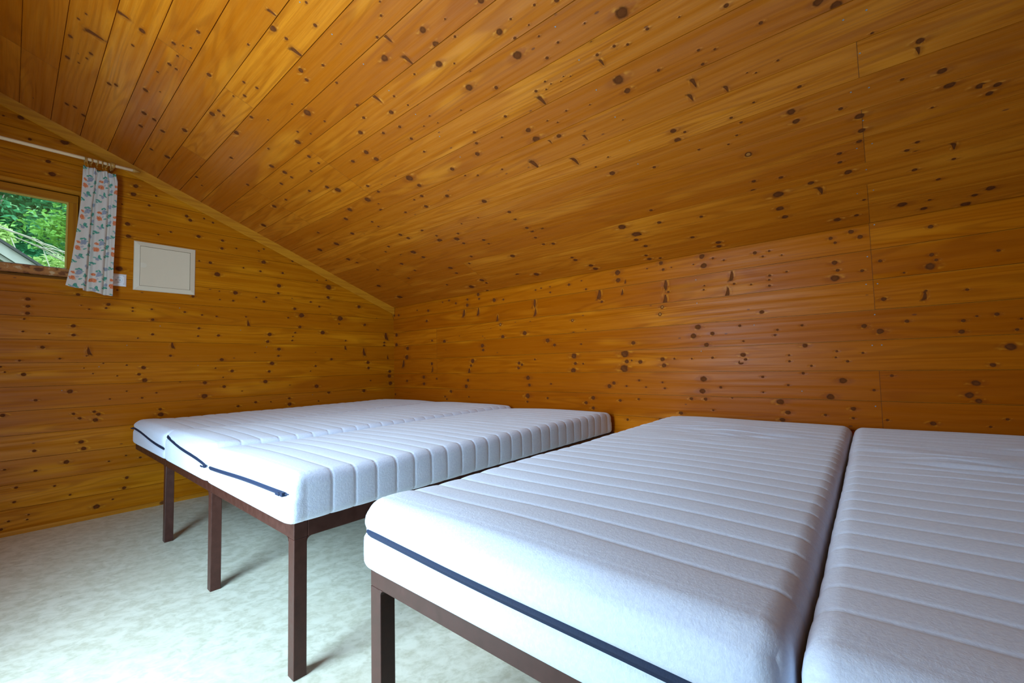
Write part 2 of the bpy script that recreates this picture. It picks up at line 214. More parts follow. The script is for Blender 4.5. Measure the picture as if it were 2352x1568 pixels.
# knots and nails of the boards: surface, type, position along the board (mm), board number (1/100), radius (0.1 mm)
KN="ck-2261,-670,50 cs-2095,-713,98 ck-2207,-625,72 ck-2029,-692,132 ck-2037,-655,68 cs-2017,-614,161 ck-1945,-579,108 ck-1921,-551,84 ck-2067,-548,62 ck-1731,-483,180 ck-2041,-491,55 ck-1766,-429,52 ck-1469,-431,149 ck-1083,-423,140 ck-1110,-373,142 ck-1233,-479,64 ck-1417,-366,95 ck-1421,-325,73 ck-2518,-559,35 ck-2479,-536,49 ck-2394,-507,53 cs-2429,-490,115 ck-2345,-457,134 cs-2430,-416,132 ck-2578,-450,117 ck-2582,-404,122 ck-2530,-360,130 ck-2838,-419,95 ck-2826,-338,111 ck-2889,-347,38 ck-2861,-304,56 ck-2830,-264,161 ck-2669,-391,46 ck-2683,-437,32 ck-2402,-377,44 ck-2228,-361,55 cs-2143,-389,146 ck-2021,-404,88 ck-1982,-363,74 ck-2141,-327,106 ck-2107,-273,74 ck-1993,-285,78 ck-1880,-330,119 ck-2100,-217,78 ck-1783,-260,130 ck-1792,-218,133 ck-1642,-258,108 ck-2567,-261,148 ck-2668,-219,77 ck-2613,-127,64 ck-2423,-128,71 ck-2342,-51,116 ck-2387,-89,74 ck-2140,-39,114 ck-2523,-68,47 ck-2296,-251,40 ck-2224,-232,42 ck-2302,-218,35 ck-2589,-338,37 ck-2623,-298,37 ck-2454,-215,33 ck-2094,-152,61 ck-2249,-316,45 ck-1709,-532,44 ck-2232,-554,33 ck-1471,-548,48 ck-1606,-426,49 ck-1548,-458,64 cn-2239,-681,25 cn-2236,-584,25 cn-2239,-481,25 cn-2232,-383,25 cn-2241,-279,25 cn-2247,-174,25 cn-2245,-70,25 ck-2986,-342,39 ck-3058,-323,76 ck-2932,-312,30 ck-2940,-276,35 ck-3099,-244,33 ck-3217,-220,188 ck-2987,-238,47 ck-2920,-218,58 ck-3088,-199,38 ck-3266,-156,49 ck-3190,-145,49 ck-3149,-158,53 ck-3084,-159,56 cs-3085,-136,81 ck-3364,-145,27 ck-3491,-117,69 ck-3563,-43,51 ck-3382,-48,44 ck-3427,-32,39 ck-3244,-45,56 ck-3379,-8,53 ck-3106,-70,178 ck-3115,-29,109 cs-2802,-117,136 ck-2804,-152,61 ck-2845,-142,37 ck-2875,-150,32 ck-2860,-164,41 ck-2934,-152,26 ck-2958,-143,26 ck-2915,-143,25 cs-3333,31,113 cs-3306,70,94 cs-3422,87,80 ck-3518,75,30 ck-3494,65,26 ck-3405,182,53 ck-3431,209,49 ck-3488,159,41 ck-2659,-50,111 ck-2661,-7,171 ck-2765,15,99 cs-2712,22,57 cs-2565,83,179 cs-2755,132,133 cs-2865,58,86 ck-2862,-54,45 ck-2962,-39,28 ck-3045,52,29 ck-3199,155,107 ck-3198,194,131 ck-3236,174,53 ck-3058,268,69 ck-2872,235,122 ck-3257,256,51 ck-3365,272,44 ck-3403,249,42 cr-3419,335,129 ck-2822,185,48 ck-2901,163,40 ck-2799,-31,37 ck-2764,-51,37 cn-3008,-274,25 cn-3018,-171,25 cn-3015,-72,25 cn-3023,33,25 cn-3024,131,25 cn-3001,232,25 ck-1107,-340,90 ck-1300,-316,77 ck-963,-343,105 ck-693,-425,100 ck-1849,-84,204 ck-1855,-35,121 ck-1253,-222,128 ck-1300,-188,201 ck-1088,-249,96 ck-805,-272,94 ck-1535,-137,103 ck-1555,-92,96 ck-1410,-80,186 ck-1181,-74,162 ck-1044,-39,140 ck-1405,-1,136 ck-1448,-39,56 ck-1553,60,85 ck-1793,15,102 ck-1719,17,61 ck-1946,64,115 ck-1739,73,125 ck-1290,173,132 ck-1314,210,133 ck-1499,195,114 ck-1053,221,109 ck-957,250,88 ck-1052,301,113 ck-1192,314,218 ck-1214,373,136 ck-933,377,147 ck-1532,291,183 ck-1553,255,84 ck-1726,284,90 ck-1669,316,187 ck-1679,358,106 ck-1847,375,111 ck-1852,408,71 ck-2125,158,145 ck-2239,31,57 ck-2173,9,51 ck-2390,48,54 ck-228,-220,205 ck-620,-275,155 ck-1831,233,56 ck-1983,230,53 ck-1213,76,75 ck-1216,37,84 ck-626,-35,98 ck-518,260,100 ck-485,213,171 ck-605,368,117 ck-1314,513,165 ck-1303,570,118 ck-1438,682,171 ck-1262,726,225 ck-1359,796,127 ck-1445,717,107 ck-783,513,118 ck-339,685,264 ck-1059,658,101 ck-1609,465,102 ck-1521,515,96 ck-962,459,96 ck-622,79,207 ck-361,73,195 ck-912,55,141 ck-318,517,200 gk-1234,285,140 gk-1257,227,78 gk-1086,235,82 gk-1115,155,145 gk-1120,109,90 gk-690,184,227 gk-692,115,134 gk-389,72,145 gk-850,74,78 gk-774,49,80 gk-985,22,113 gk-1229,50,96 gk-1286,71,60 gk-1008,318,75 gk-1271,346,61 gk-1234,363,61 gk-794,219,60 gk-711,227,62 gk-929,-15,191 gk-578,-17,212 gk-1039,-36,65 rk-861,73,86 rk-952,47,96 rk-1098,25,139 rk-1100,60,93 rk-1242,52,89 rk-1232,80,134 rk-1416,30,149 rk-562,28,119 rk-88,28,118 rk-10,31,105 rk-772,69,63 rs-1055,-19,210 rs-1232,-25,178 rs-1449,-79,126 rk-538,-41,120 rk-1516,25,72 rk-392,43,69 ck-2204,256,106 ck-2193,305,100 ck-2209,376,103 ck-2219,404,115 ck-2297,403,91 ck-2207,507,100 ck-2270,521,109 ck-2200,451,86 ck-1916,538,162 ck-2736,521,200 ck-2782,588,242 ck-2759,622,115 ck-2783,677,117 ck-2933,547,102 ck-2932,467,73 ck-2747,744,93 ck-2751,775,126 ck-2814,783,82 ck-3045,682,97 ck-3147,776,125 ck-3154,749,123 ck-2307,674,128 ck-2371,741,141 ck-2380,774,155 ck-1934,727,189 ck-1790,697,139 ck-3137,570,79 ck-2302,650,92 rk-3041,76,131 rk-3049,36,145 rk-3100,60,57 rk-2804,78,111 rk-2816,47,79 rk-2516,68,159 rk-2518,32,141 rs-2568,20,69 rk-2140,49,90 rk-2277,12,67 rk-1842,49,66 rk-1894,54,54 rk-1975,54,53 rk-1976,24,63 rs-1830,-18,198 rs-1836,-71,153 rs-2378,-21,203 rk-2394,-60,82 rs-2545,-27,96 rs-2826,-22,189 rk-2841,-54,62 rs-2820,-87,189 rr-2800,-117,103 rr-2785,-147,103 rr-2160,-136,99 rr-1478,-118,121 rs-3192,-22,150 rk-3202,-55,61 rs-3168,-87,165 rk-3048,-47,43 rk-3043,-64,51 rk-3372,-41,57 rk-3369,-57,50 rk-3369,-79,57 rk-3284,-66,46 rk-3327,-175,102 rk-3002,-215,146 rk-3219,-222,67 rk-3310,54,85 rk-3345,35,51 rk-3376,52,51 rk-3430,29,37 rk-3156,45,49 rk-2865,51,39 rk-2715,63,41 rk-2993,48,37 rs-1447,-90,147 rk-2243,58,48 ck-3705,-30,112 ck-3745,-5,132 ck-3584,66,37 cn-3757,34,25 ck-3926,158,96 cs-3924,181,76 ck-3820,93,38 ck-3980,260,103 ck-4000,308,118 ck-4072,338,104 ck-4109,350,86 ck-4095,370,83 ck-3888,246,48 ck-3626,162,59 ck-3588,231,123 ck-3597,268,104 ck-3728,274,62 ck-3777,319,125 ck-3779,371,102 ck-3770,408,76 ck-3708,435,72 ck-3706,471,66 ck-3505,471,74 ck-3405,456,77 ck-3391,499,90 ck-3477,548,199 cs-3630,577,132 ck-3602,530,101 ck-3728,522,119 ck-3468,622,147 ck-3477,673,120 ck-3903,492,68 ck-3927,500,67 ck-3931,470,65 cs-4029,520,93 ck-3927,580,72 ck-3997,645,65 ck-3892,732,147 ck-3961,774,101 ck-4086,791,148 ck-4148,735,128 ck-4107,754,83 ck-3977,735,53 ck-3739,743,80 ck-3770,669,56 ck-3669,747,125 ck-4033,572,60 ck-3964,362,38 cn-3789,132,25 cn-3759,233,25 cn-3785,337,25 cn-3806,430,25 cn-3784,530,25 cn-3761,433,25 cn-3802,631,27 cn-3749,631,28 cn-3806,237,25 cn-3810,34,25 rk-3981,45,78 rk-3713,72,89 rk-3745,50,88 rk-3635,61,76 rk-3652,43,59 rk-3977,-43,71 rk-3990,-61,56 rk-3970,-79,142 rk-4168,-56,51 rk-3644,-27,100 rk-3654,-54,66 rk-3641,-80,150 rk-3809,-41,62 rk-3744,-66,64 rk-3886,-89,37 rk-3447,-35,46 rs-3947,-168,107 rk-3812,-167,84 rk-4074,-161,53 rn-3798,82,25 rn-3766,-21,25 rn-3755,-113,25 rk-3952,-153,40 rk-2976,-252,143 rk-3045,-291,122 rk-3079,-246,103 rk-3393,-247,53 rk-3381,-266,53 rk-3500,-236,57 rk-3233,-283,48 rk-3738,-252,90 rk-3793,-272,118 rk-3884,-244,71 rk-4056,-253,60 rk-4150,-240,67 rk-4048,-285,87 rk-4095,-242,37 rk-4213,-257,40 rk-4199,-287,50 rk-4179,-335,141 rk-4128,-386,78 rk-3507,-309,100 rk-3228,-336,113 rk-3216,-365,113 rk-3239,-354,72 rk-3437,-342,44 rk-3438,-364,51 rk-3631,-333,47 rk-3626,-354,40 rk-3669,-368,53 rk-3727,-341,45 rk-3528,-382,49 rk-2789,-345,115 rk-2797,-372,114 rk-2860,-344,56 rk-3073,-344,60 rk-2960,-346,45 rk-3493,-408,57 rk-3315,-421,62 rk-3020,-430,157 rk-3012,-479,140 rk-3109,-463,67 rk-3427,-451,51 rk-3314,-479,46 rk-3647,-434,133 rk-3596,-489,135 rk-3822,-417,55 rk-3758,-464,50 rk-4077,-439,117 rk-4056,-474,118 rk-4081,-491,95 rk-3389,-512,149 rk-3419,-550,103 rk-3393,-578,104 rk-3679,-528,91 rk-3677,-559,52 rk-3572,-553,55 rk-2886,-574,100 rk-2948,-512,89 rk-3026,-511,87 rk-3164,-503,49 rk-3064,-555,51 rk-3797,-560,49 rk-3943,-564,91 rk-4108,-565,41 rk-4155,-541,50 rk-2764,-606,115 rk-2796,-471,57 rk-2783,-445,57 rn-3795,-115,25 rn-3778,-216,25 rn-3288,-223,25 rn-3014,-316,26 rn-3003,-116,27 rn-3003,-18,27 rn-3762,-317,25 rn-3795,-317,25 rn-3483,-472,25 rn-3759,-517,25 rk-48,-115,173 rk-47,-189,190 rk-790,-191,160 rk-615,-179,91 rk-1502,-191,144 rk-1728,-180,169 rk-2165,-200,88 rk-1941,-230,148 rk-2002,-256,103 rk-1271,-235,153 rk-1278,-262,115 rk-233,-219,182 rk-219,-283,216 rk-2224,-259,58 rk-2606,-267,118 rk-1152,-326,171 rk-1130,-354,106 rs-1107,-390,200 rk-1664,-346,114 rk-1692,-355,90 rk-1659,-371,114 rk-1819,-328,65 rk-2164,-317,176 rk-2173,-355,97 rk-2156,-391,176 rk-2235,-357,57 rk-2546,-316,224 rk-2558,-351,120 rk-2538,-383,224 rk-2647,-354,116 rk-2591,-347,51 rs-164,-324,235 rk-607,-335,136 rs-615,-373,136 rk-485,-425,155 rk-488,-471,140 rk-1092,-444,120 rk-1067,-482,161 rk-218,-453,116 rk-675,-435,89 rk-1749,-427,155 rk-1761,-467,110 rk-1961,-459,62 rk-2462,-450,106 rk-2429,-466,125 rk-2636,-437,66 rk-2550,-464,60 rk-2679,-467,49 rk-1742,-526,177 rk-1737,-558,78 rk-1927,-534,73 rk-2305,-524,121 rk-2249,-549,104 rk-2303,-573,102 rk-2501,-531,87 rk-2627,-522,66 rk-868,-516,127 rk-788,-551,86 rk-811,-567,86 rk-1097,-546,66 rk-18,-551,103 rk-2548,-617,76 gk-328,-51,119 gs-94,-118,253 gk-113,-172,98 gk-114,-194,112 gs-339,-242,197 gs-76,-279,112 gk-295,-315,146 gk-289,-354,119 gk-57,-416,169 gk-52,-383,141 gk-45,-469,183 gk-341,-510,156 gk-268,-443,67 gk-2503,-28,98 gk-2502,-59,80 gk-2503,-89,89 gk-2515,-114,49 gk-2156,-28,93 gk-2166,-46,62 gk-2245,-56,45 gk-2281,-41,29 gk-2036,-37,54 gk-2036,-53,54 gk-1937,-38,56 gk-1752,-41,66 gk-1931,-90,90 gk-2313,-136,96 gk-2310,-176,87 gk-2518,-167,48 gk-2413,-173,41 gk-1930,-163,73 gk-2006,-183,49 gk-1666,-123,81 gk-1670,-165,62 gk-2438,-233,91 gk-2365,-282,56 gk-2526,-290,52 gs-2241,-249,138 gk-2249,-270,39 gs-1820,-215,129 gk-1829,-269,76 gk-2172,-304,41 gk-2059,-314,48 gk-1973,-327,110 gk-1996,-359,82 gk-1966,-389,132 gk-2260,-325,34 gk-2219,-351,40 gk-2104,-364,42 gk-2509,-348,96 gk-2580,-337,42 gk-2596,-315,46 gk-2318,-428,114 gk-2458,-459,67 gk-2137,-471,46 gk-1977,-474,60 gk-1902,-453,51 gk-1624,-413,112 gk-1625,-483,162 gk-2056,-438,42 gk-1772,-404,35 gk-1880,-536,79 gk-2208,-525,74 gk-1705,44,86 gk-2115,43,47 gk-2296,7,88 gn-2061,-219,25 gn-2192,-320,25 gn-1890,-120,25 gn-2353,-422,25 gn-1783,-22,25 gk-1543,-158,88 gk-1184,-142,137 gk-1198,-185,113 gk-982,-126,73 gk-1001,-150,56 gk-1006,-175,72 gk-743,-118,166 gk-525,-166,74 gs-529,-211,130 gk-590,-55,64 gk-942,-89,115 gs-1342,-82,130 gk-1358,-46,58 gk-1556,-54,61 gk-1648,-51,59 gk-1111,-229,124 gk-1114,-269,85 gk-1291,-251,44 gk-661,-291,107 gk-1519,-291,115 gk-1164,-313,145 gk-1185,-361,98 gk-1449,-353,104 gk-806,-334,85 gk-850,-365,50 gk-1213,-420,142 gk-797,-462,153 gk-1501,-438,102 gk-1508,-387,47 gk-1558,-336,53 gk-1023,-447,40 gk-1380,-467,42 gk-688,-507,114 gk-1027,-527,95 gk-1024,-563,142 gk-1283,-536,87 gk-1406,-551,91 gk-1171,-540,53 gk-780,-557,60 gn-1668,-320,26 gn-1395,-124,28 gn-1207,-217,30 gn-833,-514,34 gk-1751,467,97 gk-1729,449,104 gk-1645,473,60 gk-1588,460,62 gk-1525,370,91 gk-1528,326,97 gk-1431,339,57 gk-1677,370,112 gk-1602,237,95 gk-1380,234,58 gk-1556,178,164 gk-1433,85,142 gk-1448,40,71 gk-1537,40,48 gk-1541,86,41 gk-1671,238,53 gk-2424,534,135 gk-2443,587,99 gk-2520,665,75 gk-2559,749,121 gk-2377,693,175 gk-2037,566,125 gk-2047,522,132 gk-1927,540,61 gk-2073,370,122 gk-2066,310,122 gk-2108,146,159 gk-1964,483,68 gk-2103,462,40 gk-1911,343,52 gk-1842,368,62 gk-2625,737,46 cs-1459,-989,165 cs-1190,-1031,198 ck-1448,-935,120 ck-1050,-1086,88 ck-855,-1084,96 ck-1020,-1030,85 ck-956,-1037,55 ck-871,-1054,49 ck-1223,-1075,54 ck-1294,-1061,46 ck-1303,-943,64 ck-1697,-824,76 ck-1518,-860,82 ck-1547,-839,41 ck-1569,-821,48 ck-1453,-839,57 ck-1353,-847,90 ck-1354,-827,68 ck-1234,-864,62 ck-1014,-872,120 ck-1482,-750,105 ck-1608,-668,67 ck-1848,-715,57 ck-1520,-644,79 ck-1459,-667,48 ck-1636,-633,68 ck-1197,-683,143 ck-1264,-673,87 ck-1252,-654,80 ck-1085,-836,43 ck-780,-848,135 ck-779,-813,118 ck-709,-774,124 ck-615,-839,114 ck-868,-720,150 ck-426,-715,166 ck-403,-774,105 ck-854,-966,104 ck-884,-948,95 ck-357,-1062,101 ck-378,-1037,91 ck-336,-1006,126 ck-1178,-592,153 ck-1399,-590,87 ck-384,-586,103 ck-305,-548,67 ck-893,-545,99 gk-2581,-514,95 gk-2300,-528,69 gk-2189,-538,93 gk-2201,-563,113 gk-2272,-550,79 gk-1876,-562,140 gk-2262,-655,109 gk-2251,-686,110 gk-2456,-672,73 gk-2323,-736,116 gk-2448,-756,73 gk-1979,-760,67 gk-2133,-758,52 gk-2521,-814,62 gk-2526,-872,61 gk-2369,-832,56 gk-2044,-846,86 gk-2057,-892,96 gk-2185,-954,142 gk-2110,-935,52 gk-2469,-934,45 gk-2544,-946,52 gk-2571,-973,77 gk-2051,-742,54 gk-2566,-735,52 gk-2303,-881,48 gk-2474,-953,45"


PINE_WALL = pine('knotty_pine_right_wall', [(-3.78, 0.85, 5.0), (-0.68, 0.45, 9.0)], (0.89, 0.64, 0.15), 0.055, 0.3)
PINE_GABLE = pine('knotty_pine_gable', [], (1.06, 0.96, 0.2), 0.14)
PINE_CEIL = pine('knotty_pine_ceiling', [(-3.783, 0.55, 5.0), (-0.68, 0.5, 9.0), (-1.475, 0.30, 13.0)], (1.04, 0.83, 0.4), 0.40)
PINE_TRIM = plain_pine('pine_moulding', 'x', (0.54, 0.21, 0.010), (0.41, 0.135, 0.006))
PINE_SASH = plain_pine('pine_window_sash', 'x', (0.48, 0.185, 0.006), (0.35, 0.11, 0.003))
PINE_SASH_Z = plain_pine('pine_window_stile', 'z', (0.48, 0.185, 0.006), (0.35, 0.11, 0.003))
PINE_WORN = plain_pine('worn_pine_window_sill', 'x', (0.50, 0.22, 0.06), (0.34, 0.12, 0.03), 0.9)
PINE_DARK = plain_pine('dark_low_bounce_boards', 'x', (0.16, 0.060, 0.012), (0.10, 0.035, 0.007))  # made-up dark tone for the unseen front wall, keeps bounce light down
PINE_DOWEL = plain_pine('pale_wood_dowel', 'x', (0.92, 0.70, 0.42), (0.88, 0.64, 0.36))

def brown_steel():
    N = NT('brown_painted_steel')
    n = N.noise(N.obj_co(), 35.0, 3.0, 0.6)
    sc = N.noise(N.obj_co(), 160.0, 2.0, 0.7)
    c = N.mix(N.rng(n, 0.3, 0.7), (0.046, 0.014, 0.009), (0.062, 0.020, 0.013))
    c = N.mix(N.rng(sc, 0.74, 0.80, 0, 0.5), c, (0.24, 0.17, 0.14))
    return N.set(color=c, rough=N.rng(n, 0.3, 0.7, 0.34, 0.46), spec=0.35, normal=N.bump(n, 0.08, 0.002))
STEEL = brown_steel()

def fleece():
    N = NT('white_terry_mattress_cover')
    co = N.obj_co()
    a = N.noise(co, 420.0, 2.0, 0.7)
    b = N.noise(co, 150.0, 3.0, 0.6)
    s = N.noise(co, 2.2, 3.0, 0.6)
    c = N.mix(N.rng(b, 0.35, 0.7, 0, 1), (0.675, 0.75, 0.90), (0.735, 0.81, 0.94))
    c = N.mix(N.rng(s, 0.56, 0.72, 0, 0.30), c, (0.70, 0.68, 0.73))
    h = N.math('ADD', N.math('MULTIPLY', a, 0.5), b)
    return N.set(color=c, rough=0.95, spec=0.15, sheen=0.35, sheen_rough=0.5, normal=N.bump(h, 0.30, 0.0022))
FLEECE = fleece()

def zip_tape():
    N = NT('navy_zipper_tape')
    n = N.noise(N.obj_co(), 300.0, 2.0)
    return N.set(color=N.mix(n, (0.0015, 0.007, 0.030), (0.003, 0.015, 0.052)), rough=0.75, normal=N.bump(n, 0.4, 0.001))
ZIP = zip_tape()

def lino():
    N = NT('mottled_linoleum')
    x, y, z = N.sep(N.obj_co())
    p = N.vec(N.math('MULTIPLY', N.math('ADD', x, N.math('MULTIPLY', y, 0.3)), 1.0), N.math('MULTIPLY', y, 1.0), 0.0)
    a = N.noise(p, 22.0, 5.0, 0.62, 0.6)
    b = N.noise(p, 70.0, 3.0, 0.6)
    g = N.noise(p, 3.0, 2.0)
    c = N.mix(N.rng(a, 0.34, 0.66), (0.595, 0.575, 0.430), (0.80, 0.785, 0.64))
    c = N.mix(N.rng(b, 0.40, 0.68, 0, 0.45), c, (0.80, 0.79, 0.66))
    c = N.mix(N.rng(g, 0.45, 0.7, 0, 0.3), c, (0.67, 0.62, 0.46))
    vr = N.node('ShaderNodeTexVoronoi'); N.put(vr.inputs['Vector'], p); N.put(vr.inputs['Scale'], 9.0)
    c = N.mix(N.rng(vr.outputs['Distance'], 0.035, 0.022, 0, 0.55), c, (0.10, 0.09, 0.07))
    return N.set(color=c, rough=N.rng(a, 0.3, 0.7, 0.42, 0.55), spec=0.35, normal=N.bump(a, 0.12, 0.002))
LINO = lino()

def simple(name, col, rough=0.5, amt=0.08, scale=30.0, **kw):
    N = NT(name)
    n = N.noise(N.obj_co(), scale, 3.0)
    dk = tuple(q * (1 - amt) for q in col)
    return N.set(color=N.mix(n, dk, col), rough=rough, normal=N.bump(n, 0.05, 0.001), **kw)
PANEL = simple('cream_painted_metal', (0.68, 0.575, 0.41), 0.42, 0.04)
PLASTIC = simple('white_plastic', (0.80, 0.80, 0.80), 0.28, 0.03)
PLASTIC_IN = simple('cream_plastic_latch', (0.70, 0.62, 0.47), 0.4, 0.03)
DARK = simple('dark_socket_hole', (0.02, 0.02, 0.02), 0.5)
BRASS = simple('dull_earth_contact', (0.30, 0.28, 0.26), 0.35, 0.1, metal=0.8)
BLACK_MESH = simple('dark_slatted_support', (0.03, 0.022, 0.018), 0.8)
RING_WOOD = simple('tan_wood_rings', (0.50, 0.25, 0.05), 0.45, 0.25)
GREY_WOOD = simple('weathered_grey_boards', (0.40, 0.43, 0.40), 0.8, 0.35, 12.0)
ROOFING = simple('dark_roof_felt', (0.05, 0.055, 0.055), 0.9, 0.3)
OLIVE_BOARD = simple('olive_green_boards', (0.10, 0.12, 0.035), 0.7, 0.3, 9.0)
SEALANT = simple('grey_glazing_bead', (0.34, 0.33, 0.29), 0.5, 0.2)
BEAD = simple('yellow_varnished_bead', (0.62, 0.42, 0.07), 0.35, 0.1)

def glass():
    N = NT('window_glass')
    n = N.n; t = N.t
    tr = n.new('ShaderNodeBsdfTransparent'); gl = n.new('ShaderNodeBsdfGlossy'); gl.inputs['Roughness'].default_value = 0.02
    fr = n.new('ShaderNodeFresnel'); fr.inputs[0].default_value = 1.45
    mx = n.new('ShaderNodeMixShader')
    tr.inputs[0].default_value = (0.96, 1.0, 0.98, 1)
    t.links.new(fr.outputs[0], mx.inputs[0]); t.links.new(tr.outputs[0], mx.inputs[1]); t.links.new(gl.outputs[0], mx.inputs[2])
    t.links.new(mx.outputs[0], n['Material Output'].inputs[0])
    return N.m
GLASS = glass()

def leaf_mat(name, a, b, trans=0.3):
    N = NT(name)
    n = N.noise(N.obj_co(), 5.0, 3.0, 0.6)
    n2 = N.noise(N.obj_co(), 30.0, 1.0)
    c = N.mix(N.rng(n, 0.35, 0.65), a, b)
    c = N.mix(N.rng(n2, 0.4, 0.7, 0, 0.5), c, tuple(min(1, q * 1.5) for q in b))
    m = N.set(color=c, rough=0.5, spec=0.4)
    tl = N.node('ShaderNodeBsdfTranslucent'); N.put(tl.inputs[0], c)
    mx = N.node('ShaderNodeMixShader'); mx.inputs[0].default_value = trans
    N.t.links.new(N.b.outputs[0], mx.inputs[1]); N.t.links.new(tl.outputs[0], mx.inputs[2])
    N.t.links.new(mx.outputs[0], N.n['Material Output'].inputs[0])
    return m
LEAF_DARK = leaf_mat('deep_green_leaves', (0.025, 0.17, 0.075), (0.07, 0.34, 0.15))
LEAF_MID = leaf_mat('fresh_green_leaves', (0.07, 0.25, 0.05), (0.22, 0.48, 0.10))
LEAF_PALE = leaf_mat('pale_green_leaves', (0.22, 0.45, 0.12), (0.50, 0.66, 0.26))
BARK = simple('grey_brown_bark', (0.20, 0.17, 0.13), 0.9, 0.4, 14.0)
DEADWOOD = simple('bleached_dead_wood', (0.48, 0.47, 0.36), 0.8, 0.3, 20.0)
GRASS = leaf_mat('hillside_undergrowth', (0.03, 0.12, 0.04), (0.06, 0.22, 0.06), 0.1)
MEADOW = leaf_mat('meadow_grass', (0.05, 0.12, 0.03), (0.10, 0.20, 0.05), 0.0)

# printed flowers of the curtain, in cloth coordinates (metres)
def curtain_mat():
    N = NT('floral_print_cotton')
    s, t, _ = N.sep(N.attr('cloth'))
    PW, PH = 0.098, 0.205
    col_i = N.math('FLOOR', N.math('DIVIDE', s, PW))
    odd = N.math('MULTIPLY', N.math('MODULO', N.math('ABSOLUTE', col_i), 2.0), 0.012)
    sx = N.math('SUBTRACT', s, N.math('MULTIPLY', col_i, PW))
    tt = N.math('ADD', t, odd)
    ty = N.math('SUBTRACT', tt, N.math('MULTIPLY', N.math('FLOOR', N.math('DIVIDE', tt, PH)), PH))
    nz = N.noise(N.vec(s, t, 0.0), 95.0, 2.0, 0.6)
    nzm = N.math('SUBTRACT', nz, 0.5)
    nz2 = N.noise(N.vec(s, t, 4.0), 150.0, 2.0, 0.6)
    c = (0.84, 0.76, 0.67)
    wn = N.noise(N.vec(s, t, 9.0), 14.0, 2.0)
    c = N.mix(wn, c, (0.80, 0.75, 0.67))
    GREEN, GREEN2, BLUE, BLUE2, OR, OR2 = (0.05, 0.36, 0.23), (0.16, 0.47, 0.36), (0.30, 0.34, 0.42), (0.44, 0.47, 0.54), (0.80, 0.17, 0.04), (0.88, 0.36, 0.16)
    blobs = [  # x, y, rx, ry, angle, colour a, colour b, strength
        (0.040, 0.058, 0.008, 0.0045, -0.5, GREEN, GREEN2, 0.95), (0.056, 0.055, 0.009, 0.0045, 0.6, GREEN, GREEN2, 0.95),
        (0.066, 0.070, 0.007, 0.0035, 0.0, GREEN2, GREEN2, 0.85), (0.046, 0.166, 0.0075, 0.0105, 0.2, GREEN, GREEN2, 0.95),
        (0.054, 0.178, 0.009, 0.0045, 0.5, GREEN2, GREEN, 0.9), (0.022, 0.176, 0.007, 0.0035, 0.2, GREEN2, GREEN2, 0.8),
        (0.062, 0.121, 0.008, 0.0035, -0.5, GREEN, GREEN2, 0.9), (0.010, 0.006, 0.010, 0.0045, 0.4, GREEN, GREEN2, 0.95),
        (0.022, 0.012, 0.009, 0.0045, -0.3, GREEN2, GREEN, 0.9), (0.004, 0.018, 0.006, 0.004, 0.9, GREEN, GREEN2, 0.9),
        (0.086, 0.088, 0.007, 0.0085, 0.3, GREEN, GREEN2, 0.95), (0.080, 0.101, 0.008, 0.0040, 0.4, GREEN2, GREEN2, 0.85),
        (0.088, 0.150, 0.009, 0.0045, 0.4, GREEN, GREEN2, 0.95), (0.078, 0.158, 0.007, 0.0040, -0.4, GREEN2, GREEN, 0.85),
        (0.054, 0.076, 0.0125, 0.0120, 0.3, BLUE, BLUE2, 0.95), (0.044, 0.088, 0.008, 0.006, -0.5, BLUE2, BLUE, 0.8),
        (0.036, 0.184, 0.010, 0.0080, 0.2, BLUE2, BLUE, 0.85), (0.048, 0.108, 0.0075, 0.005, -0.7, BLUE2, BLUE2, 0.6),
        (0.084, 0.030, 0.0095, 0.0100, 0.5, BLUE2, BLUE, 0.8), (0.091, 0.132, 0.008, 0.009, 0.5, BLUE2, BLUE, 0.8),
        (0.025, 0.122, 0.0140, 0.0115, 0.1, OR, OR2, 0.97), (0.037, 0.127, 0.007, 0.006, 0.6, OR2, OR2, 0.5),
        (0.024, 0.084, 0.0105, 0.0065, 0.15, OR, OR2, 0.97),
    ]
    for (bx, by, rx, ry, an, ca, cb, st) in blobs:
        rx, ry = rx * 1.32, ry * 1.38
        dx = N.math('SUBTRACT', sx, bx); dy = N.math('SUBTRACT', ty, by)
        ca_, sa_ = math.cos(an), math.sin(an)
        ex = N.math('MULTIPLY', N.math('ADD', N.math('MULTIPLY', dx, ca_), N.math('MULTIPLY', dy, sa_)), 1 / rx)
        ey = N.math('MULTIPLY', N.math('SUBTRACT', N.math('MULTIPLY', dy, ca_), N.math('MULTIPLY', dx, sa_)), 1 / ry)
        dd = N.math('SQRT', N.math('ADD', N.math('POWER', ex, 2.0), N.math('POWER', ey, 2.0)))
        dd = N.math('ADD', dd, N.math('MULTIPLY', nzm, 1.25))
        f = N.rng(dd, 1.0, 0.8, 0.0, st)
        c = N.mix(f, c, N.mix(N.rng(nz2, 0.42, 0.58), ca, cb))
    m = N.set(color=c, rough=0.85, spec=0.2)
    tl = N.node('ShaderNodeBsdfTranslucent'); N.put(tl.inputs[0], c)
    mx = N.node('ShaderNodeMixShader'); mx.inputs[0].default_value = 0.35
    N.t.links.new(N.b.outputs[0], mx.inputs[1]); N.t.links.new(tl.outputs[0], mx.inputs[2])
    N.t.links.new(mx.outputs[0], N.n['Material Output'].inputs[0])
    return m
CLOTH = curtain_mat()

# ---------------------------------------------------------------- mesh helpers
def tag(o, label=None, cat=None, group=None, kind=None):
    if label: o['label'] = label
    if cat: o['category'] = cat
    if group: o['group'] = group
    if kind: o['kind'] = kind
    return o

def empty(name, loc=(0, 0, 0), rz=0.0):
    o = bpy.data.objects.new(name, None); COL.objects.link(o)
    o.location = loc; o.rotation_euler = (0, 0, rz); o.empty_display_size = 0.05
    return o

